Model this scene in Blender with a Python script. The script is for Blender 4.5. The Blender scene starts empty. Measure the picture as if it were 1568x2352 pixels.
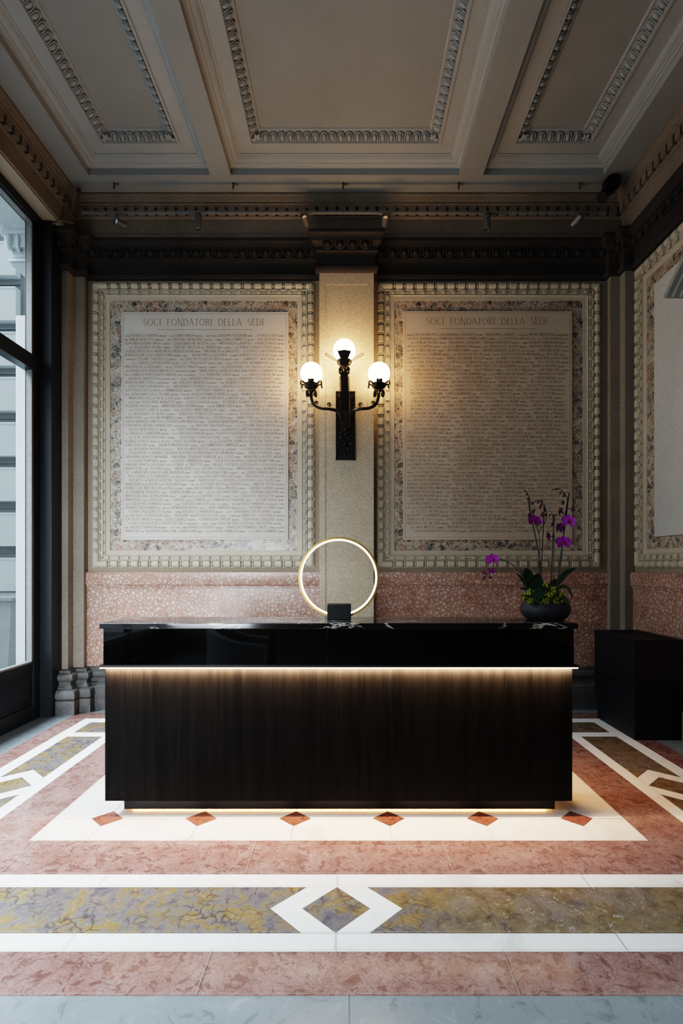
import bpy, math, random
from mathutils import Vector, Matrix
random.seed(7)
PI = math.pi
C = bpy.context.scene.collection
SC = bpy.context.scene
# ------------------------------------------------------------------ camera
F, H, VX, VY = 1245.0, 1.42, 797.0, 1300.0        # pixels of a 1568 x 2352 frame
def P(x, y, d):
    """point at depth d seen at pixel (x, y)"""
    return Vector(((x - VX) * d / F, d, H - (y - VY) * d / F))
cd = bpy.data.cameras.new('camera'); cam = bpy.data.objects.new('camera', cd); C.objects.link(cam)
cam.location = (0, 0, H); cam.rotation_euler = (PI / 2, 0, 0)
cd.sensor_width = 36; cd.lens = F / 2352 * 36
cd.shift_x = -(VX - 784) / 2352; cd.shift_y = (VY - 1176) / 2352
cd.clip_start = 0.02
SC.camera = cam

# ------------------------------------------------------------------ materials
class G:
    def __init__(s, name):
        s.m = bpy.data.materials.new(name); s.m.use_nodes = True
        s.t = s.m.node_tree; s.t.nodes.clear()
        s.out = s.t.nodes.new('ShaderNodeOutputMaterial')
        s.b = s.n('ShaderNodeBsdfPrincipled'); s.t.links.new(s.b.outputs[0], s.out.inputs[0])
        s.co = s.n('ShaderNodeTexCoord').outputs['Object']
    def n(s, k, **kw):
        d = s.t.nodes.new(k)
        for a, v in kw.items(): setattr(d, a, v)
        return d
    def set(s, sock, v):
        if hasattr(v, 'is_linked'): s.t.links.new(v, sock)
        else: sock.default_value = v if not (isinstance(v, tuple) and len(v) == 3 and len(sock.default_value) == 4) else (*v, 1)
    def scale(s, v, sc):
        d = s.n('ShaderNodeMapping'); s.set(d.inputs[0], v); d.inputs['Scale'].default_value = sc; return d.outputs[0]
    def noise(s, v, sc, det=3, rough=.55, dist=0, col=False):
        d = s.n('ShaderNodeTexNoise'); s.set(d.inputs['Vector'], v); d.inputs['Scale'].default_value = sc
        d.inputs['Detail'].default_value = det; d.inputs['Roughness'].default_value = rough; d.inputs['Distortion'].default_value = dist
        return d.outputs[1 if col else 0]
    def voro(s, v, sc, feat='F1', rnd=1, out=None):
        d = s.n('ShaderNodeTexVoronoi', feature=feat); s.set(d.inputs['Vector'], v); d.inputs['Scale'].default_value = sc
        d.inputs['Randomness'].default_value = rnd
        return d.outputs[out or 'Distance']
    def ramp(s, v, st, interp='LINEAR'):
        d = s.n('ShaderNodeValToRGB'); s.set(d.inputs[0], v); r = d.color_ramp; r.interpolation = interp
        while len(r.elements) < len(st): r.elements.new(0.5)
        for e, (p, c) in zip(r.elements, st):
            e.position = p; e.color = (*c, 1) if isinstance(c, tuple) else (c, c, c, 1)
        return d.outputs[0]
    def mix(s, f, a, b, mode='MIX'):
        d = s.n('ShaderNodeMix', data_type='RGBA', blend_type=mode)
        s.set(d.inputs[0], f); s.set(d.inputs[6], a); s.set(d.inputs[7], b); return d.outputs[2]
    def math(s, op, a, b=0.):
        d = s.n('ShaderNodeMath', operation=op); s.set(d.inputs[0], a); s.set(d.inputs[1], b); return d.outputs[0]
    def warp(s, v, sc, amt):
        nz = s.noise(v, sc, 2, col=True)
        a = s.n('ShaderNodeVectorMath', operation='SUBTRACT'); s.set(a.inputs[0], nz); a.inputs[1].default_value = (.5, .5, .5)
        m = s.n('ShaderNodeVectorMath', operation='SCALE'); s.set(m.inputs[0], a.outputs[0]); m.inputs['Scale'].default_value = amt
        r = s.n('ShaderNodeVectorMath', operation='ADD'); s.set(r.inputs[0], v); s.set(r.inputs[1], m.outputs[0]); return r.outputs[0]
    def fin(s, col, rough=.5, bump=None, bs=.3, bd=.01, metal=0, spec=.5, **kw):
        s.set(s.b.inputs['Base Color'], col); s.set(s.b.inputs['Roughness'], rough)
        s.b.inputs['Metallic'].default_value = metal; s.b.inputs['Specular IOR Level'].default_value = spec
        if bump is not None:
            d = s.n('ShaderNodeBump'); d.inputs['Strength'].default_value = bs; d.inputs['Distance'].default_value = bd
            s.set(d.inputs['Height'], bump); s.t.links.new(d.outputs[0], s.b.inputs['Normal'])
        for k, v in kw.items(): s.set(s.b.inputs[k], v)
        return s.m
def plain(name, col, rough=.5, metal=0, spec=.5, var=.12, sc=30, bump=.0):
    g = G(name); nz = g.noise(g.co, sc, 3)
    lo = tuple(c * (1 - var) for c in col); hi = tuple(min(1, c * (1 + var)) for c in col)
    return g.fin(g.ramp(nz, [(.3, lo), (.7, hi)]), rough, nz if bump else None, bump, .005, metal, spec)
def glow(name, col, st):
    g = G(name); g.fin((0, 0, 0), .6); g.b.inputs['Emission Color'].default_value = (*col, 1); g.b.inputs['Emission Strength'].default_value = st
    return g.m
def stone(name, a, b, grain=.35, rough=.85, big=1.3):
    g = G(name); f = g.noise(g.co, 170, 2, .7); l = g.noise(g.co, big, 4, .6)
    c = g.ramp(l, [(.3, a), (.7, b)])
    c = g.mix(grain, c, g.ramp(f, [(.35, .25), (.65, .95)]), 'OVERLAY')
    return g.fin(c, rough, f, .25, .004, spec=.25)
def rosso(name, lo, mid, hi, sc=26, rough=.3, vein=.06):
    g = G(name); w = g.warp(g.co, 9, .05)
    e = g.voro(w, sc, 'DISTANCE_TO_EDGE'); c1 = g.ramp(e, [(.0, lo), (vein, mid), (.34, hi)])
    e2 = g.voro(w, sc * 2.3, 'DISTANCE_TO_EDGE')
    c1 = g.mix(.35, c1, g.ramp(e2, [(0, lo), (.07, mid), (.3, hi)]))
    big = g.noise(g.co, 3.2, 4, .6, .4)
    c = g.mix(g.ramp(big, [(.42, 0.), (.66, .85)]), c1, g.mix(.45, c1, mid))
    c = g.mix(g.ramp(g.noise(w, 7, 4, .65), [(.52, 0.), (.72, .7)]), c, lo)
    return g.fin(c, rough, spec=.4)
def nodular(name, base, dark, pale, sc, rough, vein=.2):
    g = G(name); w = g.warp(g.co, 5, .12)
    e = g.noise(w, sc, 5, .6, .6); c = g.ramp(e, [(.34, dark), (.44, base), (.58, base), (.75, pale)])
    v = g.voro(w, sc * 1.2, 'DISTANCE_TO_EDGE'); c = g.mix(g.ramp(v, [(0., vein), (.04, .0)]), c, dark)
    big = g.noise(g.co, 1.1, 2); c = g.mix(g.ramp(big, [(.4, 0.), (.7, .5)]), c, pale)
    return g.fin(c, rough, spec=.5)
def rosso_floor(name, pale, base, dark, sc, rough):
    g = G(name); w = g.warp(g.warp(g.co, 6, .10), 22, .05)
    x = g.n('ShaderNodeSeparateXYZ'); g.set(x.inputs[0], g.co)
    tx = g.math('FLOOR', g.math('MULTIPLY', g.math('ADD', x.outputs[0], .5), .95)); ty = g.math('FLOOR', g.math('MULTIPLY', x.outputs[1], 1.45))
    wn = g.n('ShaderNodeTexWhiteNoise', noise_dimensions='2D'); cb = g.n('ShaderNodeCombineXYZ'); g.set(cb.inputs[0], tx); g.set(cb.inputs[1], ty); g.set(wn.inputs[0], cb.outputs[0])
    tile = wn.outputs[0]
    c = g.mix(g.ramp(g.noise(w, 7, 5, .65), [(.35, 0.), (.65, 1.)]), base, pale)
    fl_ = g.noise(w, sc, 4, .6, .9); amt = g.ramp(tile, [(0, .45), (1, .95)])
    c = g.mix(g.math('MULTIPLY', amt, g.ramp(fl_, [(.53, 0.), (.60, 1.)])), c, dark)
    e = g.voro(w, sc * .8, 'DISTANCE_TO_EDGE'); c = g.mix(g.math('MULTIPLY', amt, g.ramp(e, [(0, .5), (.07, 0.)])), c, dark)
    c = g.mix(g.ramp(tile, [(0, 0.), (1, .38)]), c, g.mix(.5, base, dark))
    sp = g.noise(g.co, 110, 2, .6); c = g.mix(.35, c, g.ramp(sp, [(.35, .3), (.65, .75)]), 'OVERLAY')
    return g.fin(c, rough, spec=.5)
def fossil(name, rough):
    g = G(name); w = g.warp(g.co, 5, .16)
    a = g.noise(w, 9, 6, .68, .6)
    c = g.ramp(a, [(.28, (.06, .045, .055)), (.40, (.125, .105, .115)), (.5, (.16, .135, .105)), (.57, (.20, .125, .045)), (.70, (.225, .18, .13))])
    e = g.voro(g.warp(g.co, 9, .14), 12, 'DISTANCE_TO_EDGE')
    br = g.ramp(g.noise(g.co, 4, 3), [(.42, 0.), (.58, .85)])
    c = g.mix(g.math('MULTIPLY', br, g.ramp(e, [(0, 1.), (.07, 0.)])), c, (.05, .032, .03))
    d = g.noise(w, 26, 4, .7, .8); c = g.mix(g.ramp(d, [(.36, .7), (.46, 0.)]), c, (.055, .045, .045))
    x = g.n('ShaderNodeSeparateXYZ'); g.set(x.inputs[0], g.co)
    fx = g.ramp(g.math('ADD', g.math('MULTIPLY', x.outputs[0], .3), .5), [(.55, 0.), (.66, 1.)])
    tan = g.ramp(g.noise(w, 14, 5, .7), [(.32, (.06, .04, .025)), (.5, (.165, .115, .062)), (.68, (.21, .165, .115))])
    c = g.mix(g.math('MULTIPLY', fx, .8), c, tan)
    pur = g.noise(w, 3.2, 3); c = g.mix(g.ramp(pur, [(.5, 0.), (.66, .4)]), c, (.14, .125, .145))
    s = g.noise(g.warp(g.co, 20, .12), 40, 2, .5, 1.5); m = g.math('MULTIPLY', g.ramp(g.noise(g.co, 1.6, 2), [(.40, .35), (.6, 1.)]), g.math('ADD', .3, g.math('MULTIPLY', fx, .6)))
    c = g.mix(g.math('MULTIPLY', m, g.ramp(s, [(.64, 0.), (.68, .75)])), c, (.48, .44, .40))
    return g.fin(c, rough, spec=.5)
def breccia(name):
    g = G(name); w = g.warp(g.co, 6, .08)
    col = g.voro(w, 17, out='Color'); s = g.n('ShaderNodeSeparateColor'); g.set(s.inputs[0], col)
    c = g.ramp(s.outputs[0], [(0, (.07, .06, .055)), (.2, (.24, .185, .14)), (.36, (.40, .32, .25)), (.5, (.33, .185, .13)), (.62, (.42, .35, .28)), (.78, (.12, .10, .09)), (.9, (.33, .25, .195))], 'CONSTANT')
    col2 = g.voro(w, 60, out='Color'); s2 = g.n('ShaderNodeSeparateColor'); g.set(s2.inputs[0], col2)
    c = g.mix(.4, c, g.ramp(s2.outputs[1], [(0, (.08, .07, .065)), (.25, (.30, .23, .18)), (.6, (.47, .40, .33))], 'CONSTANT'))
    e = g.voro(w, 17, 'DISTANCE_TO_EDGE'); c = g.mix(g.ramp(e, [(0, .85), (.045, 0.)]), c, (.58, .52, .43))
    v = g.noise(g.warp(g.co, 3, .4), 7, 4, .6); v = g.math('ABSOLUTE', g.math('SUBTRACT', v, .5)); c = g.mix(g.ramp(v, [(0, .7), (.018, 0.)]), c, (.62, .55, .46))
    return g.fin(c, .3, spec=.4)
def wood(name):
    g = G(name); v = g.scale(g.co, (1, 1, .055))
    a = g.noise(g.warp(v, 3, .12), 26, 5, .65, .7); b = g.noise(g.scale(g.co, (1, 1, .03)), 220, 2, .6)
    r = g.math('ADD', g.math('MULTIPLY', a, .7), g.math('MULTIPLY', b, .3))
    c = g.ramp(r, [(.36, (.0019, .0018, .0018)), (.5, (.0042, .0038, .0036)), (.66, (.0068, .0060, .0054))])
    return g.fin(c, .55, r, .3, .003, spec=.06)
def marquina(name):
    g = G(name); w = g.warp(g.scale(g.co, (.5, 1.5, 1.5)), 2.2, .7)
    v = g.math('ABSOLUTE', g.math('SUBTRACT', g.noise(w, 6.0, 5, .6), .5)); m = g.ramp(v, [(0, .95), (.022, 0.)])
    k = g.ramp(g.noise(g.co, 3.0, 3), [(.44, 0.), (.56, 1.)])
    return g.fin(g.mix(g.math('MULTIPLY', m, k), (.006, .006, .007), (.55, .52, .46)), .09, spec=.5)
def tablet_mat(name, a, b):
    g = G(name); l = g.noise(g.co, 1.6, 4, .6, .5); f = g.noise(g.co, 34, 4, .65, 1.)
    c = g.mix(g.ramp(f, [(.25, .35), (.42, 0.)]), g.ramp(l, [(.3, a), (.7, b)]), tuple(x * .72 for x in a))
    return g.fin(c, .55, spec=.3)
M = {}
M['floor_white'] = nodular('floor_white_marble', (.78, .76, .73), (.60, .57, .54), (.86, .85, .83), 3, .22)
M['floor_cream'] = nodular('floor_cream_marble', (.70, .635, .59), (.58, .50, .45), (.78, .73, .69), 3, .14)
M['floor_pink'] = rosso_floor('floor_pink_marble', (.275, .18, .163), (.20, .108, .092), (.098, .042, .036), 21, .15)
M['floor_red'] = rosso_floor('floor_red_marble', (.21, .085, .06), (.165, .055, .036), (.08, .022, .015), 20, .14)
M['floor_fossil'] = fossil('floor_fossil_marble', .14)
M['floor_grey'] = nodular('floor_grey_marble', (.165, .185, .195), (.10, .115, .125), (.245, .268, .278), 13, .17)
M['grout'] = plain('floor_joint', (.25, .21, .19), .7)
M['rosso'] = rosso('dado_pink_marble', (.22, .08, .045), (.335, .18, .128), (.60, .52, .475))
M['breccia'] = breccia('breccia_border')
M['tablet'] = tablet_mat('tablet_marble', (.50, .45, .40), (.58, .535, .485))
M['tablet2'] = tablet_mat('tablet_marble_lamplit', (.47, .39, .31), (.54, .46, .375))  # right tablet: warmer, dimmer lamplight put into the marble colour
M['letter'] = plain('engraved_letter', (.30, .22, .155), .8)
M['letter2'] = plain('engraved_letter_worn', (.30, .215, .15), .8)
M['stone'] = stone('wall_stone', (.27, .215, .155), (.33, .275, .21))
M['pilstone'] = stone('pilaster_stone', (.34, .275, .2), (.40, .335, .255), .55)
M['cornice'] = stone('cornice_stone', (.15, .118, .09), (.215, .175, .14), .5)
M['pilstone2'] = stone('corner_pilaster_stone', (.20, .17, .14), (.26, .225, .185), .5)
M['frame'] = stone('frame_stone', (.40, .35, .275), (.47, .42, .34), .3)
M['dark'] = stone('dark_stained_stone', (.026, .022, .02), (.05, .042, .037), .5)
M['basestone'] = stone('dark_base_stone', (.05, .048, .048), (.12, .115, .11), .5, .55, 5)
M['plaster'] = stone('ceiling_plaster', (.245, .24, .232), (.28, .275, .265), .12)
M['plaster2'] = stone('ceiling_molding_plaster', (.30, .30, .29), (.34, .335, .325), .1)
M['greywall'] = stone('monument_stone', (.40, .40, .385), (.46, .46, .44), .4)
M['monstone'] = stone('monument_molding', (.22, .235, .22), (.28, .295, .28), .3)
M['steel'] = plain('black_steel', (.012, .014, .017), .35, 0, .4)
M['black'] = plain('matte_black', (.006, .006, .007), .5, 0, .3)
M['cab'] = plain('black_lacquer', (.006, .007, .010), .42, 0, .35)
M['gloss'] = plain('black_gloss', (.0015, .0015, .0016), .03, 0, .5)
M['wood'] = wood('black_oak')
M['marquina'] = marquina('black_marble')
M['iron'] = plain('wrought_iron', (.022, .018, .015), .3, .5, .6, .4, 60, .3)
M['bronze'] = plain('brushed_brass', (.50, .30, .10), .3, 1)
M['track'] = plain('track_aluminium', (.22, .215, .21), .45, .3)
M['spot'] = plain('spot_metal', (.16, .155, .15), .4, .4)
M['pipe'] = plain('grey_conduit', (.14, .125, .11), .35, .7)
M['globe'] = glow('lit_opal_glass', (1, .62, .30), 38)
M['ringlight'] = glow('ring_led', (1, .78, .50), 7)
M['led'] = glow('warm_led', (1, .66, .37), 13)
M['led2'] = glow('warm_plinth_led', (1, .42, .11), 85)
M['lens'] = glow('spot_lens', (1, .55, .28), .5)
M['lens2'] = glow('spot_lens_cool', (.8, .85, 1), .35)
M['pot'] = stone('charcoal_ceramic', (.014, .015, .018), (.03, .031, .035), .4, .6, 8)
M['leaf'] = plain('orchid_leaf', (.016, .05, .02), .35, 0, .5, .3, 20)
M['moss'] = plain('moss_green', (.15, .165, .022), .9, 0, .2, .5, 60)
M['stem'] = plain('orchid_stem', (.03, .045, .016), .5, 0, .4, .3)
M['stick'] = plain('dark_stake', (.012, .011, .009), .5)
M['petal'] = plain('orchid_petal', (.27, .016, .27), .45, 0, .3, .35, 40)
M['lip'] = plain('orchid_lip', (.20, .0, .06), .45)
M['bud'] = plain('orchid_bud', (.10, .035, .055), .5, 0, .3, .4, 60)
M['velvet'] = plain('grey_velvet', (.16, .165, .17), .8)
M['facade'] = stone('facade_stucco', (.56, .63, .65), (.64, .70, .72), .5)
M['facade2'] = stone('facade_groove_shaded', (.15, .17, .18), (.19, .21, .22), .3)  # facade stucco darkened for groove backs; recess shade put into the colour
M['concrete'] = stone('concrete', (.19, .215, .225), (.25, .275, .285), .4)
M['pave'] = stone('courtyard_paving', (.3, .32, .33), (.4, .42, .43), .4)
def glassmat():
    g = G('window_glass'); tr = g.n('ShaderNodeBsdfTransparent'); tr.inputs[0].default_value = (.93, .97, .97, 1)
    gl = g.n('ShaderNodeBsdfGlossy'); gl.inputs['Roughness'].default_value = .01
    mx = g.n('ShaderNodeMixShader'); mx.inputs[0].default_value = .06
    g.t.links.new(tr.outputs[0], mx.inputs[1]); g.t.links.new(gl.outputs[0], mx.inputs[2]); g.t.links.new(mx.outputs[0], g.out.inputs[0])
    return g.m
M['glass'] = glassmat()

# ------------------------------------------------------------------ mesh helpers
class MB:
    def __init__(s): s.v = []; s.f = []; s.mi = []
    def add(s, vs, fs, mi=0):
        o = len(s.v); s.v += [Vector(p) for p in vs]; s.f += [tuple(o + i for i in f) for f in fs]; s.mi += [mi] * len(fs); return s
    def box(s, a, b, mi=0):
        x0, y0, z0 = a; x1, y1, z1 = b
        if x0 > x1: x0, x1 = x1, x0
        if y0 > y1: y0, y1 = y1, y0
        if z0 > z1: z0, z1 = z1, z0
        return s.add([(x0, y0, z0), (x1, y0, z0), (x1, y1, z0), (x0, y1, z0), (x0, y0, z1), (x1, y0, z1), (x1, y1, z1), (x0, y1, z1)],
                     [(0, 3, 2, 1), (4, 5, 6, 7), (0, 1, 5, 4), (1, 2, 6, 5), (2, 3, 7, 6), (3, 0, 4, 7)], mi)
    def poly(s, pts, mi=0): return s.add(pts, [tuple(range(len(pts)))], mi)
    def prism(s, pts, vec, mi=0):
        n = len(pts); v = Vector(vec); q = [Vector(p) for p in pts]
        return s.add(q + [p + v for p in q], [tuple(range(n))[::-1], tuple(range(n, 2 * n))] + [(i, (i + 1) % n, n + (i + 1) % n, n + i) for i in range(n)], mi)
    def lathe(s, c, axis, prof, n=24, mi=0, half=None):
        """prof: (radius, distance along axis)"""
        a = Vector(axis).normalized(); u = a.orthogonal().normalized(); w = a.cross(u); c = Vector(c); vs = []; fs = []
        for r, t in prof:
            for k in range(n):
                th = 2 * PI * k / n; vs.append(c + a * t + (u * math.cos(th) + w * math.sin(th)) * max(r, 1e-5))
        for i in range(len(prof) - 1):
            for k in range(n):
                k2 = (k + 1) % n; fs.append((i * n + k, i * n + k2, (i + 1) * n + k2, (i + 1) * n + k))
        fs.append(tuple(range(n))[::-1]); fs.append(tuple((len(prof) - 1) * n + k for k in range(n)))
        return s.add(vs, fs, mi)
    def tube(s, pts, r, n=8, mi=0, closed=False):
        pts = [Vector(p) for p in pts]; L = len(pts); rs = r if isinstance(r, (list, tuple)) else [r] * L
        vs = []; fs = []; prev = None
        for i, p in enumerate(pts):
            if closed: t = pts[(i + 1) % L] - pts[i - 1]
            else: t = pts[min(i + 1, L - 1)] - pts[max(i - 1, 0)]
            t.normalize()
            u = t.orthogonal() if prev is None else prev - t * prev.dot(t)
            if u.length < 1e-6: u = t.orthogonal()
            u.normalize(); prev = u; w = t.cross(u)
            for k in range(n):
                th = 2 * PI * k / n; vs.append(p + (u * math.cos(th) + w * math.sin(th)) * rs[i])
        for i in range(L if closed else L - 1):
            j = (i + 1) % L
            for k in range(n):
                k2 = (k + 1) % n; fs.append((i * n + k, i * n + k2, j * n + k2, j * n + k))
        if not closed: fs.append(tuple(range(n))[::-1]); fs.append(tuple((L - 1) * n + k for k in range(n)))
        return s.add(vs, fs, mi)
    def ball(s, c, r, n=12, m=8, mi=0, mat=None):
        r = r if isinstance(r, (tuple, list)) else (r, r, r); c = Vector(c); vs = []; fs = []
        for i in range(1, m):
            for k in range(n):
                a = PI * i / m; b = 2 * PI * k / n
                q = Vector((r[0] * math.sin(a) * math.cos(b), r[1] * math.sin(a) * math.sin(b), r[2] * math.cos(a)))
                vs.append(c + (mat @ q if mat else q))
        q0, q1 = Vector((0, 0, r[2])), Vector((0, 0, -r[2])); vs += [c + (mat @ q0 if mat else q0), c + (mat @ q1 if mat else q1)]
        for i in range(m - 2):
            for k in range(n):
                k2 = (k + 1) % n; fs.append((i * n + k, (i + 1) * n + k, (i + 1) * n + k2, i * n + k2))
        T = (m - 1) * n
        for k in range(n):
            k2 = (k + 1) % n; fs.append((T, k, k2)); fs.append((T + 1, (m - 2) * n + k2, (m - 2) * n + k))
        return s.add(vs, fs, mi)
    def sweep(s, path, prof, closed=False, mi=0, z0=0.0, caps=True):
        """path: (x, y) list; prof: (offset to the right of the path, z) list"""
        pts = [Vector(p) for p in path]; L = len(pts); offs = []
        for i in range(L):
            d0 = (pts[i] - pts[i - 1]) if (closed or i > 0) else None
            d1 = (pts[(i + 1) % L] - pts[i]) if (closed or i < L - 1) else None
            d0 = d0 or d1; d1 = d1 or d0
            d0 = d0.normalized(); d1 = d1.normalized(); n0 = Vector((d0.y, -d0.x)); n1 = Vector((d1.y, -d1.x))
            m = n0 + n1; offs.append(m / max(.2, m.dot(n0)))
        n = len(prof); vs = [(p.x + o.x * q, p.y + o.y * q, z0 + z) for p, o in zip(pts, offs) for q, z in prof]; fs = []
        for i in range(L if closed else L - 1):
            j = (i + 1) % L
            for k in range(n - 1): fs.append((i * n + k, j * n + k, j * n + k + 1, i * n + k + 1))
        if caps and not closed: fs.append(tuple(range(n))); fs.append(tuple((L - 1) * n + k for k in range(n))[::-1])
        return s.add(vs, fs, mi)
    def xf(s, mat): s.v = [mat @ p for p in s.v]; return s
    def merge(s, o, mat=None):
        k = len(s.v); s.v += [mat @ p for p in o.v] if mat else [p.copy() for p in o.v]
        s.f += [tuple(k + i for i in f) for f in o.f]; s.mi += o.mi; return s
ORI = {}
def obj(name, mb, mat, parent=None, at=None, smooth=35, bevel=0, label=None):
    org = ORI[parent.name] if parent else Vector(at or (0, 0, 0))
    me = bpy.data.meshes.new(name); me.from_pydata([p - org for p in mb.v], [], mb.f)
    for m in (mat if isinstance(mat, list) else [mat]): me.materials.append(M[m])
    me.polygons.foreach_set('material_index', mb.mi)
    if smooth:
        me.polygons.foreach_set('use_smooth', [True] * len(me.polygons)); me.set_sharp_from_angle(angle=math.radians(smooth))
    me.update()
    o = bpy.data.objects.new(name, me); C.objects.link(o)
    if parent: o.parent = parent
    else: o.location = org
    ORI[o.name] = org
    if bevel:
        b = o.modifiers.new('bevel', 'BEVEL'); b.width = bevel; b.segments = 2; b.limit_method = 'ANGLE'
    if label: o['label'] = label
    return o
def thing(name, label, cat, at, group=None):
    o = bpy.data.objects.new(name, None); C.objects.link(o); o.location = at; o.empty_display_size = .05; ORI[o.name] = Vector(at)
    o['label'] = label; o['category'] = cat
    if group: o['group'] = group
    return o
def tag(o, label, cat, group=None):
    o['label'] = label; o['category'] = cat
    if group: o['group'] = group
    return o
def struct(name, mb, mat, parent=None, smooth=35, at=None, label=None, bevel=0):
    o = obj(name, mb, mat, parent, at, smooth, bevel, label)
    if not parent: o['kind'] = 'structure'
    return o

# ------------------------------------------------------------------ room constants
DW, DP, DF = 5.46, 5.315, 5.38          # back wall, centre pilaster, frieze depth
XW, XF = 2.80, 2.72                     # side wall, side frieze
ZC = H + 3.65                           # ceiling soffit
YB = -3.2                               # wall behind the camera
PX0, PX1 = -.273, .2605                 # centre pilaster
LCL = [(-3.05, 5.275), (-2.715, 5.275), (-2.715, 5.375), (-2.61, 5.375), (-2.61, DW)]
RCL = [(2.608, DW), (2.608, 5.375), (2.703, 5.375), (2.703, 5.275), (XW, 5.275)]
# ------------------------------------------------------------------ floor
CX = -.045
fl = MB(); e = [0.0]
def rect(x0, y0, x1, y1, mi): e[0] += .00012; z = e[0]; fl.poly([(x0, y0, z), (x1, y0, z), (x1, y1, z), (x0, y1, z)], mi)
def pol(pts, mi): e[0] += .00012; fl.poly([(x, y, e[0]) for x, y in pts], mi)
fl.poly([(-3.6, YB, 0), (3.2, YB, 0), (3.2, 5.8, 0), (-3.6, 5.8, 0)], 5)
HB = [2.56, 2.39, 2.285, 1.99, 1.90, 1.60]
FY = [1.791, 1.9955, 2.0948, 2.3957, 2.495, 2.802]
BY = [5.246, 5.044, 4.925, 4.622, 4.51, 4.20]
for k, mi in enumerate([2, 0, 4, 0, 2, 1]): rect(CX - HB[k], FY[k], CX + HB[k], BY[k], mi)
rect(CX - HB[2], BY[3], CX + HB[2], BY[4], 0)
rect(CX - HB[2], FY[3], CX - HB[3], FY[4] - .0, 0); rect(CX + HB[3], FY[3], CX + HB[2], FY[4], 0)
def lozenge(cx, cy, hx, hy, ux):     # white chevron and dark diamond across a fossil band
    a, b = hx * 1.93, hx * .93
    q = [(a, 0), (b, hy), (-b, hy), (-a, 0), (-b, -hy), (b, -hy)]; r = [(hx, 0), (0, hy), (-hx, 0), (0, -hy)]
    sw = (lambda p: (cx + p[0], cy + p[1])) if ux else (lambda p: (cx - p[1], cy + p[0]))
    pol([sw(p) for p in q], 0); pol([sw(p) for p in r], 4)
lozenge(CX, (FY[2] + FY[3]) / 2, .1415, .1504, True); lozenge(CX, (BY[2] + BY[3]) / 2, .1415, .1504, True)
lozenge(CX - 2.1375, 3.5, .1415, .1475, False); lozenge(CX + 2.1375, 3.5, .1415, .1475, False)
dx = [CX + (k - 2.5) * .5265 + .015 for k in range(6)]
g_ = .0012
rect(CX - 1.6, 3.043 - g_, CX + 1.6, 3.043 + g_, 6)
for x in dx:
    rect(x - g_, FY[5], x + g_, 3.043, 6); rect(x - g_, 3.043, x + g_, 3.60, 6)
for y in (3.043, 3.57, 4.097):
    for x in dx: pol([(x - .088, y), (x, y - .088), (x + .088, y), (x, y + .088)], 3)
for x in (-1.64, -1.10, CX, 1.07, 2.0): rect(x - g_, FY[3], x + g_, FY[4], 6)
for x in (-1.05, CX, 1.03, -2.0): rect(x - g_, FY[1], x + g_, FY[2], 6)
for x in (-.47, .49, 1.7, -1.6): rect(x - g_, FY[4], x + g_, FY[5], 6)
for x in (-.50, .57, 1.6, -1.5): rect(x - g_, FY[0], x + g_, FY[1], 6)
for y in (FY[0], FY[1], FY[2], FY[3], FY[4], FY[5]): rect(-2.3, y - .0008, 2.3, y + .0008, 6)
for x in (-1.2, .0, 1.2): rect(x - g_, YB, x + g_, FY[0], 6)
for s in (-1, 1): pol([(CX + s * HB[5], FY[5]), (CX + s * HB[4], FY[4]), (CX + s * HB[4] + .003, FY[4]), (CX + s * HB[5] + .003, FY[5])], 6)
struct('floor', fl, ['floor_white', 'floor_cream', 'floor_pink', 'floor_red', 'floor_fossil', 'floor_grey', 'grout'], smooth=0)
# ------------------------------------------------------------------ walls
struct('wall_back', MB().box((-3.05, DW, 0), (3.05, DW + .3, ZC)), 'stone')
struct('wall_right', MB().box((XW, YB, 0), (XW + .3, DW - .001, ZC)), 'stone')
wl = MB().box((-3.2, YB, H + 3.25), (-XF - .012, DW - .001, ZC)).box((-3.2, YB, 0), (-2.95, YB + .4, H + 3.25)).box((-3.02, 5.275, 0), (-2.95, DW - .001, H + 3.25))
struct('wall_left', wl, 'stone')
struct('wall_front', MB().box((-3.2, YB - .3, 0), (3.1, YB, ZC)), 'stone')
# pilasters
def shaft(x0, x1, d): # shaft with a fillet border standing off a slightly sunk face
    b = MB().box((x0, d + .006, 0), (x1, DW + .02, H + 2.9)); w = min(.058, (x1 - x0) * .12)
    b.box((x0, d, 0), (x0 + w, d + .02, H + 2.9)); b.box((x1 - w, d, 0), (x1, d + .02, H + 2.9)); b.box((x0 + w, d, H + 2.76), (x1 - w, d + .02, H + 2.9)); return b
struct('trim_1', shaft(PX0, PX1, DP), 'pilstone')
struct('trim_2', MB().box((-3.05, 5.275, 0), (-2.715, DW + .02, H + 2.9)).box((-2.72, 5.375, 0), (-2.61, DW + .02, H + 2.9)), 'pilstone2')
struct('trim_3', MB().box((2.703, 5.275, 0), (XW + .02, DW + .02, H + 2.9)).box((2.608, 5.375, 0), (2.71, DW + .02, H + 2.9)), 'pilstone2')
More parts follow.
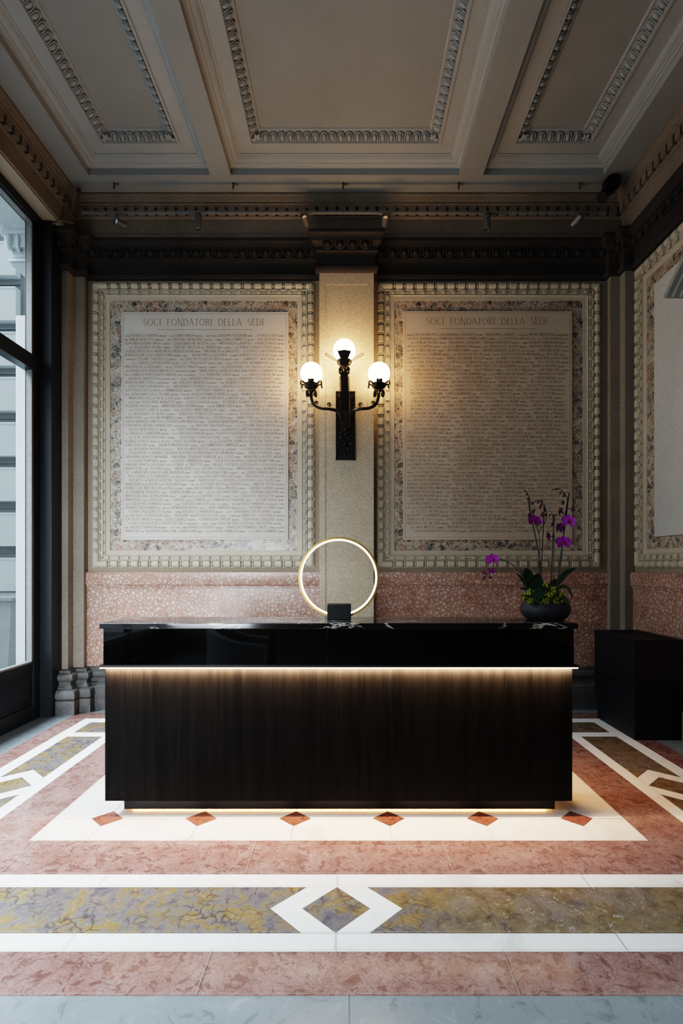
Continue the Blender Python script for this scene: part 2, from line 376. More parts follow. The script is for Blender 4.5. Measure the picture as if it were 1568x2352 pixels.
# dark architrave with capitals
AP = [(0, 2.872), (.03, 2.872), (.038, 2.884), (.042, 2.900), (.042, 2.918), (.032, 2.926), (.018, 2.934), (.015, 2.95), (.015, 3.045), (.022, 3.05), (.022, 3.06),
      (.04, 3.066), (.042, 3.08), (.036, 3.084), (.036, 3.10), (.044, 3.13), (.064, 3.15), (.072, 3.152), (.072, 3.163), (.074, 3.17), (.076, 3.182), (.084, 3.20), (.092, 3.213), (.1, 3.217), (.1, 3.25), (0, 3.25)]
path = LCL + [(PX0, DW), (PX0, DP), (PX1, DP), (PX1, DW)] + RCL + [(XW, YB)]
ar = MB().sweep(path, AP, z0=H)
def egg_unit(w, h):      # local: x along, y across 0..h, z outwards
    b = MB(); b.ball((0, h * .5, 0), (w * .27, h * .46, w * .26), 10, 6)
    arc = [(w * .39 * math.cos(t), h * .50 - h * .47 * math.sin(t), w * .10) for t in [PI * k / 8 for k in range(9)]]
    b.tube([(w * .38, h * .98, w * .08)] + arc + [(-w * .38, h * .98, w * .08)], w * .07, 5)
    b.add([(w * .5 - w * .05, h * .95, 0), (w * .5 + w * .05, h * .95, 0), (w * .5, h * .02, w * .02), (w * .5, h * .5, w * .12)], [(0, 2, 3), (3, 2, 1), (0, 3, 1)])
    return b
eg = MB(); EU = egg_unit(.1145, .075)
def place_row(dst, unit, a, b, period, up, out, skip_ends=0.):
    a, b = Vector(a), Vector(b); L = (b - a).length - 2 * skip_ends; n = max(1, round(L / period)); t = (b - a).normalized()
    up = Vector(up).normalized(); out = t.cross(up) if out is None else Vector(out)
    for k in range(n):
        p = a + t * (skip_ends + L * (k + .5) / n)
        m = Matrix(((t.x, up.x, out.x, p.x), (t.y, up.y, out.y, p.y), (t.z, up.z, out.z, p.z), (0, 0, 0, 1)))
        dst.merge(unit, m)
for i in range(len(path) - 1):
    a, b = Vector(path[i]), Vector(path[i + 1]); t = (b - a).normalized(); n = Vector((t.y, -t.x)); L = (b - a).length
    if L < .06: continue
    o = .044; pa, pb = a + n * o, b + n * o
    if L > 1 or (i == 6): pa += t * .02; pb -= t * .02
    up = Vector((n.x * .02, n.y * .02, .066)).normalized(); out = Vector((n.x * .066, n.y * .066, -.02)).normalized()
    place_row(eg, EU, (pa.x, pa.y, H + 3.082), (pb.x, pb.y, H + 3.082), .1145, up, out)
t4 = struct('trim_4', ar, 'dark')
struct('egg_and_dart', eg, 'dark', t4)
# frieze and dentil cornice
CP = [(-.05, 3.262), (0, 3.262), (0, 3.252), (.008, 3.252), (.012, 3.255), (.012, 3.282), (.004, 3.288), (0, 3.292), (0, 3.44), (.012, 3.445), (.018, 3.455), (.018, 3.462), (.008, 3.464), (.008, 3.54), (.05, 3.54), (.05, 3.552), (.056, 3.556), (.058, 3.57), (.056, 3.575), (.06, 3.578), (.066, 3.59), (.074, 3.61), (.082, 3.622), (.09, 3.628), (.09, 3.652), (-.12, 3.652)]
cp = [(-XF, YB), (-XF, DF), (XF, DF), (XF, YB)]
co = MB().sweep(cp, CP, z0=H)
de = MB().box((-XF, DF - .01, H + 3.47), (XF, DF, H + 3.535)).box((-XF, YB + .1, H + 3.47), (-XF + .01, DF, H + 3.535)).box((XF - .01, YB + .1, H + 3.47), (XF, DF, H + 3.535))
n = int(2 * XF / .1)
for k in range(n):
    x = -XF + .05 + (2 * XF - .1) * (k + .5) / n; de.box((x - .034, DF - .048, H + 3.464), (x + .034, DF, H + 3.541))
for s in (-1, 1):
    for k in range(78):
        y = 5.29 - k * .1; de.box((s * XF, y - .034, H + 3.464), (s * (XF - .048), y + .034, H + 3.541))
t5 = struct('trim_5', co, 'cornice'); struct('dentil_row', de, 'cornice', t5)
# dark base mouldings
WB = [(0, 0), (.11, 0), (.11, .235), (.10, .245), (.085, .25), (.085, .262), (.05, .27), (.045, .285), (.045, .31), (.06, .315), (.075, .325), (.08, .345), (.075, .365), (.06, .378), (.05, .38), (.05, .40), (.03, .415), (0, .415)]
PB = [(0, 0), (.12, 0), (.12, .13), (.10, .135), (.118, .15), (.125, .18), (.118, .212), (.10, .232), (.08, .238), (.08, .25), (.062, .262), (.052, .285), (.056, .305), (.07, .312), (.082, .325), (.087, .345), (.082, .365), (.068, .378), (.05, .385), (.045, .41), (0, .415)]
struct('baseboard_back', MB().sweep([(-2.61, DW), (PX0, DW)], WB).sweep([(PX1, DW), (2.608, DW)], WB).sweep([(PX0, DW), (PX0, DP), (PX1, DP), (PX1, DW)], PB), 'basestone')
struct('baseboard_left', MB().sweep(LCL, PB), 'basestone')
struct('baseboard_right', MB().sweep(RCL, PB).sweep([(XW, 5.275), (XW, 5.15)], WB).sweep([(XW, 4.36), (XW, YB)], WB), 'basestone')
# pink marble dado
DPF = [(0, .415), (.02, .415), (.02, 1.198), (.026, 1.20), (.026, 1.208), (.032, 1.212), (.032, 1.222), (.03, 1.226), (.042, 1.232), (.045, 1.24), (.045, 1.357), (0, 1.359)]
struct('trim_6', MB().sweep([(-2.61, DW), (PX0, DW)], DPF), 'rosso'); struct('trim_7', MB().sweep([(PX1, DW), (2.608, DW)], DPF), 'rosso')
struct('trim_8', MB().sweep([(XW, 5.275), (XW, YB)], DPF), 'rosso')
# ------------------------------------------------------------------ ceiling
cof = [(-2.414, -1.277), (-1.085, 1.049), (1.268, 2.393)]; CY0, CY1 = .4, 5.06
cl = MB(); xs = [-3.0] + [x for c in cof for x in c] + [3.0]
z = ZC
for a, b in zip(xs[0::2], xs[1::2]): cl.poly([(a, CY0, z), (a, CY1, z), (b, CY1, z), (b, CY0, z)])
cl.poly([(-3, CY1, z), (-3, 5.6, z), (3, 5.6, z), (3, CY1, z)]); cl.poly([(-3, YB - .2, z), (-3, CY0, z), (3, CY0, z), (3, YB - .2, z)])
cl.box((-3.2, YB - .3, ZC + .25), (3.2, 5.8, ZC + .3))
ceil = struct('ceiling', cl, 'plaster', smooth=0)
KP = [(0, 3.65), (0, 3.712), (.012, 3.712), (.018, 3.72), (.030, 3.724), (.040, 3.724), (.044, 3.731), (.058, 3.735), (.074, 3.745), (.086, 3.758), (.092, 3.766), (.106, 3.766), (.106, 3.772), (.214, 3.772), (.214, 3.762), (.234, 3.762), (.238, 3.775), (.250, 3.790), (.272, 3.808), (.29, 3.820), (.298, 3.823), (.304, 3.82), (.316, 3.82), (.322, 3.828), (.325, 3.835)]
CU = egg_unit(.074, .072)
def leaf_corner(b, c, u, v, out):
    for k, (a, ln) in enumerate([(45, .062), (8, .05), (82, .05), (205, .045), (245, .045)]):
        d = (u * math.cos(math.radians(a)) + v * math.sin(math.radians(a))); s = out.cross(d)
        m = Matrix((s, d, out)).transposed(); b.ball(c + d * ln * .5, (.013, ln * .55, .012), 8, 5, mat=m)
    b.ball(c, .014, 8, 5)
for i, (xa, xb) in enumerate(cof):
    pth = [(xa, CY1), (xb, CY1), (xb, CY0), (xa, CY0)]
    k = MB().sweep(pth, KP, closed=True, z0=H)
    o = obj('coffer_molding', k, 'plaster2', ceil)
    w = .325; obj('coffer_panel', MB().poly([(xa + w, CY0 + w, H + 3.835), (xa + w, CY1 - w, H + 3.835), (xb - w, CY1 - w, H + 3.835), (xb - w, CY0 + w, H + 3.835)]), 'plaster', ceil, smooth=0)
    b = MB(); w = .240
    cs = [Vector((xa + w, CY1 - w)), Vector((xb - w, CY1 - w)), Vector((xb - w, CY0 + w)), Vector((xa + w, CY0 + w))]
    for j in range(4):
        p, q = cs[j], cs[(j + 1) % 4]; t = (q - p).normalized(); nn = Vector((t.y, -t.x))
        up = Vector((nn.x * .058, nn.y * .058, .052)).normalized(); out = Vector((nn.x * .052, nn.y * .052, -.058)).normalized()
        up = -up; off = -up * .074
        bz = Vector((p.x, p.y, H + 3.768)) + off; qz = Vector((q.x, q.y, H + 3.768)) + off
        place_row(b, CU, bz, qz, .074, up, out, .085)
        leaf_corner(b, Vector((p.x, p.y, H + 3.775)) + Vector((nn.x + t.x, nn.y + t.y, 0)) * .035, Vector((t.x, t.y, 0)), Vector((nn.x, nn.y, .0)), Vector((0, 0, -1)))
    obj('egg_and_dart', b, 'plaster2', o)
# ------------------------------------------------------------------ stone frames, borders and tablets
UB = Matrix(((1, 0, 0, 0), (0, 0, -1, DW), (0, 1, 0, 0), (0, 0, 0, 1)))          # back wall: u = X, v = Z, n = -Y
UR = Matrix(((0, 0, -1, XW), (-1, 0, 0, 0), (0, 1, 0, 0), (0, 0, 0, 1)))         # right wall: u = -Y
def frame_profile(path, prof):
    return MB().sweep(path, prof, closed=True)
def stone_frame(U, u0, u1, v0, v1, label, at, group):
    t = thing('panel_frame', label, 'stone frame', at, group)
    # flat mouldings: sweep in the (u, v) plane, offset inwards
    pth = [(u0, v1), (u1, v1), (u1, v0), (u0, v0)]
    pr = [(0, 0), (0, .014), (.072, .014), (.074, .030), (.080, .030), (.082, .018), (.122, .012), (.124, .022), (.130, .022), (.134, .014), (.14, .012), (.172, .012), (.176, .004), (.176, -.01)]
    obj('molding', frame_profile(pth, pr).xf(U), 'frame', t)
    bd = MB(); PERI = .1035; r = .036
    for a, b in (((u0 + r, v0 + r), (u0 + r, v1 - r)), ((u1 - r, v0 + r), (u1 - r, v1 - r)), ((u0 + r, v1 - r), (u1 - r, v1 - r)), ((u0 + r, v0 + r), (u1 - r, v0 + r))):
        a, b = Vector((*a, .016)), Vector((*b, .016)); L = (b - a).length; n = max(1, round((L - .1) / PERI)); pe = (L - .1) / n
        prof = [(.034, 0), (.034, .05)]
        for k in range(n):
            s0 = .05 + k * pe
            if k > 0: prof += [(.030, s0 - .002), (.034, s0 + .002)]
            prof += [(.034, s0 + .064), (.028, s0 + .069), (.015, s0 + .072), (.014, s0 + .083), (.027, s0 + .086), (.028, s0 + .091), (.015, s0 + .094), (.015, s0 + .1)]
        prof += [(.034, L - .05), (.034, L)]
        bd.lathe(a, b - a, prof, 14)
    for p in ((u0 + r, v0 + r), (u0 + r, v1 - r), (u1 - r, v0 + r), (u1 - r, v1 - r)): bd.ball((*p, .016), .0345, 14, 8)
    obj('bead_molding', bd.xf(U), 'frame', t)
    dn = MB(); c = .101
    for a, b in (((u0 + c, v0 + c), (u0 + c, v1 - c)), ((u1 - c, v0 + c), (u1 - c, v1 - c)), ((u0 + c, v1 - c), (u1 - c, v1 - c)), ((u0 + c, v0 + c), (u1 - c, v0 + c))):
        a, b = Vector(a), Vector(b); L = (b - a).length; n = round(L / PERI); dn.box((min(a.x, b.x) - .006, min(a.y, b.y) - .006, .008), (max(a.x, b.x) + .006, max(a.y, b.y) + .006, .022))
        for k in range(n):
            p = a + (b - a) * ((k + .5) / n); dn.box((p.x - .015, p.y - .013, .01), (p.x + .015, p.y + .013, .038))
    obj('dentil_row', dn.xf(U), 'frame', t)
    w = .172
    bb = MB().box((u0 + w, v0 + w, -.005), (u1 - w, v0 + w + .13, .006)).box((u0 + w, v1 - w - .13, -.005), (u1 - w, v1 - w, .006))
    bb.box((u0 + w, v0 + w + .13, -.005), (u0 + w + .13, v1 - w - .13, .006)).box((u1 - w - .13, v0 + w + .13, -.005), (u1 - w, v1 - w - .13, .006))
    obj('breccia_border', bb.xf(U), 'breccia', t, label='mottled brown and pink breccia marble border')
    return t
V0, V1 = H - .018, H + 2.845
stone_frame(UB, -2.556, -.328, V0, V1, 'carved beige stone frame with bead molding around the left inscribed tablet', (-1.44, DW, V0), 'carved wall frames')
stone_frame(UB, .3015, 2.543, V0, V1, 'carved beige stone frame around the tablet behind the purple orchid', (1.42, DW, V0), 'carved wall frames')
stone_frame(UR, -5.225, -1.3, V0, V1, 'carved stone frame on the side wall above the black cabinet', (XW, 3.2, V0), 'carved wall frames')

# --- engraved lettering: stroke alphabet
def arc(cx, cy, rx, ry, a0, a1, n=7): return [(cx + rx * math.cos(math.radians(a0 + (a1 - a0) * k / n)), cy + ry * math.sin(math.radians(a0 + (a1 - a0) * k / n))) for k in range(n + 1)]
K, k_ = 1, 0
GL = {
 'A': (.74, [(k_, (.02, 0), (.36, 1)), (K, (.36, 1), (.72, 0)), (k_, (.14, .35), (.59, .35))]),
 'B': (.58, [(K, (.1, 0), (.1, 1)), (k_, (.1, 1), (.3, 1)), (K, *arc(.3, .76, .2, .24, 90, -90)), (k_, (.1, .52), (.3, .52)), (K, *arc(.3, .26, .25, .26, 90, -90)), (k_, (.1, 0), (.3, 0))]),
 'C': (.74, [(K, *arc(.45, .5, .4, .5, 50, 310, 10))]),
 'D': (.74, [(K, (.1, 0), (.1, 1)), (k_, (.1, 1), (.28, 1)), (K, *arc(.28, .5, .42, .5, 90, -90, 9)), (k_, (.1, 0), (.28, 0))]),
 'E': (.54, [(K, (.1, 0), (.1, 1)), (k_, (.1, .98), (.5, .98)), (k_, (.1, .52), (.42, .52)), (k_, (.1, .02), (.52, .02))]),
 'F': (.52, [(K, (.1, 0), (.1, 1)), (k_, (.1, .98), (.5, .98)), (k_, (.1, .52), (.42, .52))]),
 'G': (.78, [(K, *arc(.45, .5, .4, .5, 50, 300, 10)), (K, (.7, .05), (.7, .42))]),
 'H': (.72, [(K, (.1, 0), (.1, 1)), (K, (.62, 0), (.62, 1)), (k_, (.1, .52), (.62, .52))]),
 'I': (.2, [(K, (.1, 0), (.1, 1))]),
 'J': (.3, [(K, (.2, 1), (.2, 0)), (k_, (.2, 0), (.04, -.18))]),
 'K': (.64, [(K, (.1, 0), (.1, 1)), (k_, (.1, .42), (.54, 1)), (K, (.24, .58), (.62, 0))]),
 'L': (.52, [(K, (.1, 0), (.1, 1)), (k_, (.1, .02), (.5, .02))]),
 'M': (.86, [(k_, (.1, 0), (.14, 1)), (K, (.14, 1), (.43, .1)), (k_, (.43, .1), (.72, 1)), (K, (.72, 1), (.76, 0))]),
 'N': (.74, [(k_, (.1, 0), (.1, 1)), (K, (.1, 1), (.64, 0)), (k_, (.64, 0), (.64, 1))]),
 'O': (.84, [(K, *arc(.42, .5, .38, .5, 0, 360, 14))]),
 'P': (.54, [(K, (.1, 0), (.1, 1)), (k_, (.1, .98), (.28, .98)), (K, *arc(.28, .74, .22, .25, 90, -90)), (k_, (.1, .49), (.28, .49))]),
 'Q': (.84, [(K, *arc(.42, .5, .38, .5, 0, 360, 14)), (K, (.48, .12), (.78, -.14))]),
 'R': (.62, [(K, (.1, 0), (.1, 1)), (k_, (.1, .98), (.28, .98)), (K, *arc(.28, .75, .22, .24, 90, -90)), (k_, (.1, .51), (.28, .51)), (K, (.3, .5), (.6, 0))]),
 'S': (.52, [(K, *(arc(.27, .74, .2, .25, 50, 270, 7) + arc(.27, .25, .21, .25, 90, -130, 7)))]),
 'T': (.62, [(K, (.31, 0), (.31, 1)), (k_, (.02, .98), (.6, .98))]),
 'U': (.72, [(K, (.1, 1), (.1, .3)), (K, *arc(.36, .3, .26, .3, 180, 360, 7)), (k_, (.62, .3), (.62, 1))]),
 'V': (.72, [(K, (.02, 1), (.36, 0)), (k_, (.36, 0), (.7, 1))]),
 'W': (1.0, [(K, (.02, 1), (.27, 0)), (k_, (.27, 0), (.5, .95)), (K, (.5, .95), (.73, 0)), (k_, (.73, 0), (.98, 1))]),
 'X': (.68, [(K, (.04, 1), (.64, 0)), (k_, (.04, 0), (.62, 1))]),
 'Y': (.66, [(K, (.02, 1), (.33, .5)), (k_, (.33, .5), (.64, 1)), (K, (.33, .5), (.33, 0))]),
 'Z': (.62, [(k_, (.04, .98), (.58, .98)), (K, (.58, .98), (.04, .02)), (k_, (.04, .02), (.6, .02))]),
 '-': (.5, [(k_, (.05, .45), (.45, .45))]), '.': (.16, [(K, (.08, 0), (.08, .12))]), "'": (.14, [(K, (.07, .75), (.07, 1))]), '&': (.5, [(K, *arc(.25, .3, .2, .3, 0, 360, 8))]), '"': (.26, [(k_, (.07, .75), (.07, 1)), (k_, (.18, .75), (.18, 1))]),
}
def text_width(s, ls):
    w = 0
    for ch in s:
        if ch == ' ': w += .42; continue
        sc = .58 if ch.islower() else 1; w += (GL[ch.upper()][0] + ls) * sc
    return w
def write(mb, s, u, v, h, ls, xs=1., serif=False, tk=.12, tn=.06, zn=.0295):
    for ch in s:
        if ch == ' ': u += .42 * h * xs; continue
        sc = .58 if ch.islower() else 1; w, st = GL[ch.upper()]
        for q in st:
            th = (tk if q[0] else tn) * h * (.8 if sc < 1 else 1); pts = [Vector((u + x * h * sc * xs, v + y * h * sc)) for x, y in q[1:]]
            for a, b in zip(pts, pts[1:]):
                d = b - a
                if d.length < 1e-6: continue
                d.normalize(); nn = Vector((-d.y, d.x)) * th * .5
                if len(pts) > 2: nn *= (.45 + .55 * abs(d.y))
                mb.add([(*(a - nn), zn), (*(b - nn), zn), (*(b + nn), zn), (*(a + nn), zn)], [(0, 1, 2, 3)])
            if serif and len(pts) == 2 and abs(q[1][1] - q[2][1]) > .6:
                for p, (x, y) in zip(pts, q[1:]):
                    if y in (0, 1): mb.add([(p.x - .13 * h, p.y - .02 * h, zn), (p.x + .13 * h, p.y - .02 * h, zn), (p.x + .13 * h, p.y + .02 * h, zn), (p.x - .13 * h, p.y + .02 * h, zn)], [(0, 1, 2, 3)])
        u += (w + ls) * h * sc * xs
LT = """com FEDERICO ANNONI milano - cav GUIDO BINDA milano - avv comm GIUSEPPE AZZOLINI roma - ATTILIO COEN roma
ing EMILIO BERETTA vimercate - rag ANTONIO MANCANO saluzzo - comm CARLO ENRIETTI milano - JOS DUPONT milano
EDWARD TUDOR OWEN london - GUILLERMO DE NOTTA la paz - PROVINCIA di NAPOLI - FRANCO RIVA milano
~cav AGOSTINO DURIO torino - ERCOLE MATTAI del MORO roma londra - ing EMILIO ENRICO FINZI milano
EGILDO BISOGNI dei MARCHESI di MONTELEONE roma - PROVINCIA di GIRGENTI - GUSTAVO CARSTANJEN roma
BARTOLOME LUIS GINOCCHIO buenos aires - MUNICIPIO di SAVONA - comm GILBERTO ELIZALDE buenos aires
canonico CESARE SANTUCCI firenze - ing GIACINTO DELLA BEFFA buenos aires - UMBERTO MASSENZ milano
~~ing CARLO CASTIGLIONI milano - J.C. PALDAOFF buenos aires - dott GIUSEPPE MAMBRIANI firenze
PROVINCIA di NOVARA - gr uff OLINTO AMATI imperia s marino - cav GIOVANNI CASTALDI di CARLO londra
cav FRANCESCO PAOLO MICHETTI francavilla al mare - MINISTERO di AGRICOLTURA INDUSTRIA e COMMERCIO roma
ing CAMILLO FORTUNATO MILON valle cantorato - E.G. PERRONE SANTI milano - cav ANGELO BONOMI milano
~MANUEL MONTICELLI buenos aires - gr uff ARTURO FROVA milano - comm ing GERMANO VOGLIANO torino
BARTOLOME TOSO montevideo - prof ANGELO MENADA milano - cav ALBERTO GILETTA di S.GIUSEPPE torino
~GIACOMO LEEMANN lodi - MEDARDO TONELLI bologna - ANGELO LANFRANCHI palermo buenos
STEFANO LATTUADA fu AMBROGIO milano - ANTONIO ARIENTI milano - ANACLETO VIANI cairo di valle
dott GIOVANNI GOJ di CESARE milano - cav uff ANGELO ENRICO PEREGO milano - MARIO PREVITERA linguaglossa
~MINISTERO DELLA REAL CASA roma - GIULIO CESARE BONFANTI di ORESTE lugo - MARIO CANZINI milano
~dott arch ANTONIO MARZATI roma - LUIGI LONGHI milano - EUSEBIO ALBINO PEROTTI montevideo
OSVALDO AGOSTI milano - MINISTERO DELL'INTERNO roma - cav ing EMILIO GOLA milano - PROVINCIA di CAMPOBASSO
~cav GIULIO VIRGA palermo - dott GUIDO BRICARELLO torino - comm dott GIUSEPPE JUNG milano
~ing MAURIZIO A. JUNG milano - SEREGNI FERRUCCIO milano - comm ing ALFREDO ROSTAIN torino
MINISTERO dei LAVORI PUBBLICI roma - MINISTERO della GUERRA roma - MINISTERO delle COLONIE roma
CASSA DEPOSITI e PRESTITI e ISTITUTI di PREVIDENZA roma - GIORGIO MANGIAPAN milano - OTTORINO BULGARI roma
TANCREDI PIETRO VIMERCATI castellanza - cav MATTIA SALZANO napoli - dott ETTORE FRASSINETTI milano
~LUCIA BERTARELLI milano - cav GINO PEDRINI zona di guerra - cap BALDASSARE MASNINI zona di guerra
cav ANGELO CAPREDONI milano - cav LODOVICO PAROLI milano - ISTITUTO NAZIONALE delle ASSICURAZIONI roma
~avv G.B. VERCELLONE torino - SERAFINO VERCELLONE torino - CARLO VERCELLONE torino
GUIDO GUASTI prato in toscana - LUIGI ALLEGRI milano - cap uff GIUSEPPE FERRO di GIUSEPPE MARIA savona
ISAIA ZANCONE milano - ANDREA PROVENZALE genova - dott AMBROGIO CAMPIGLIO milano - IPPOLITO FERRUCCIO lima
~ing ODOARDO ROVERSI mantova - ROCCO MATTEUCCI s francisco di california - cav LODOVICO GOISIS milano
~CONSORZIO AGRARIO COOPERATIVO PER LA PROVINCIA DI CREMONA cremona - ERNESTO PIODA torino
GIOVANNI FRANCO MEINARDI - DIREZIONE GENERALE FERROVIE dello STATO roma - MUNICIPIO di BUSTO ARSIZIO
~ing GUIDO FERRARIO milano - cap FELICE GIBRINOLDI firenze - SOCIETA ITALIANA di SERVIZI MARITTIMI roma
UNIONE IPPICA ITALIANA delle CORSE al TROTTO roma - REALE SOCIETA GEOGRAFICA ITALIANA roma
MINISTERO del TESORO roma - MINISTERO degli AFFARI ESTERI roma - MINISTERO della MARINA roma
S.E. il MINISTRO SALVATORE BARZILAI roma - GUSTAVO ERMACORA padova - ing GUIDO ERMACORA venezia
~PICCARDO Y COMPANY L.da buenos aires - gr comm ERASMO PIAGGIO roma - PROVINCIA di catanzaro
~SOCIETA di NAVIGAZIONE "SICILIA" roma - MINISTERO di GRAZIA e GIUSTIZIA e dei CULTI roma
MINISTERO delle POSTE e dei TELEGRAFI roma - cav cap VITTORIO PIATTI dal POZZO genova - ORESTE SESTO vittorio
FERRUCCIO BERTACCHI di LUIGI palermo - march ALESSANDRO FAA di BRUNO genova - ANDREA GHISIO vigevano
cav ANNIBALE PIOVANO udine - JOSEPH RUBBI cape town - cav uff GAETANO PEPE s paulo - ANTONIO RIZZANI udine
MINISTERO DELL'ISTRUZIONE roma - s nobili dott cav GASPERO OTT livorno - dott AUGUSTO ANZOLETTI bergamo
MINISTERO delle FINANZE roma - UNIONE delle CAMERE di COMMERCIO ITALIANE roma - CESARE REGIS spezia
dott GIUSEPPE TAMBELLI milano - magg NARCISO RIGATO zona di guerra - ten ing LUIGI FERRARIS di galileo como
FEDERICO BELLISARIO jesi - ing cav DOMIZIANO ROSSI s paulo - JEAN VARRAUD bagni di lucca - VITTORIO LO FARO genova
~CESAR TAGLIORETTI tucuman - comm ANGELO CARMINATI milano - dott GIOVANNI SATTA DORIS hungria
ing ANGELO CERNUSCHI torino - GIUSEPPE AUGUSTO SACCHI como - comm rag ERNESTO CAZZANIGA milano
CATALDO MENGA tientsin - LUIGI GIORGI tientsin - COMPAGNIA SINGER milano - GIOVANNI LANZONE valenza
~CARLO FRANCESCO REEFF DE MEY wiesbaden - conte comm GIAN PIETRO CICOGNA MOZZONI milano
rag ANGELO FERRAGNI mendrisio - dott prof comm FRANCESCO DENTI milano - FRANCESCO MARIELLI SALIS s teresa gallura
MINISTERO dei TRASPORTI MARITTIMI e FERROVIARI roma - cav uff FELICE TERRUZZI milano - ing CARLO LAMBERT torino""".split('\n')
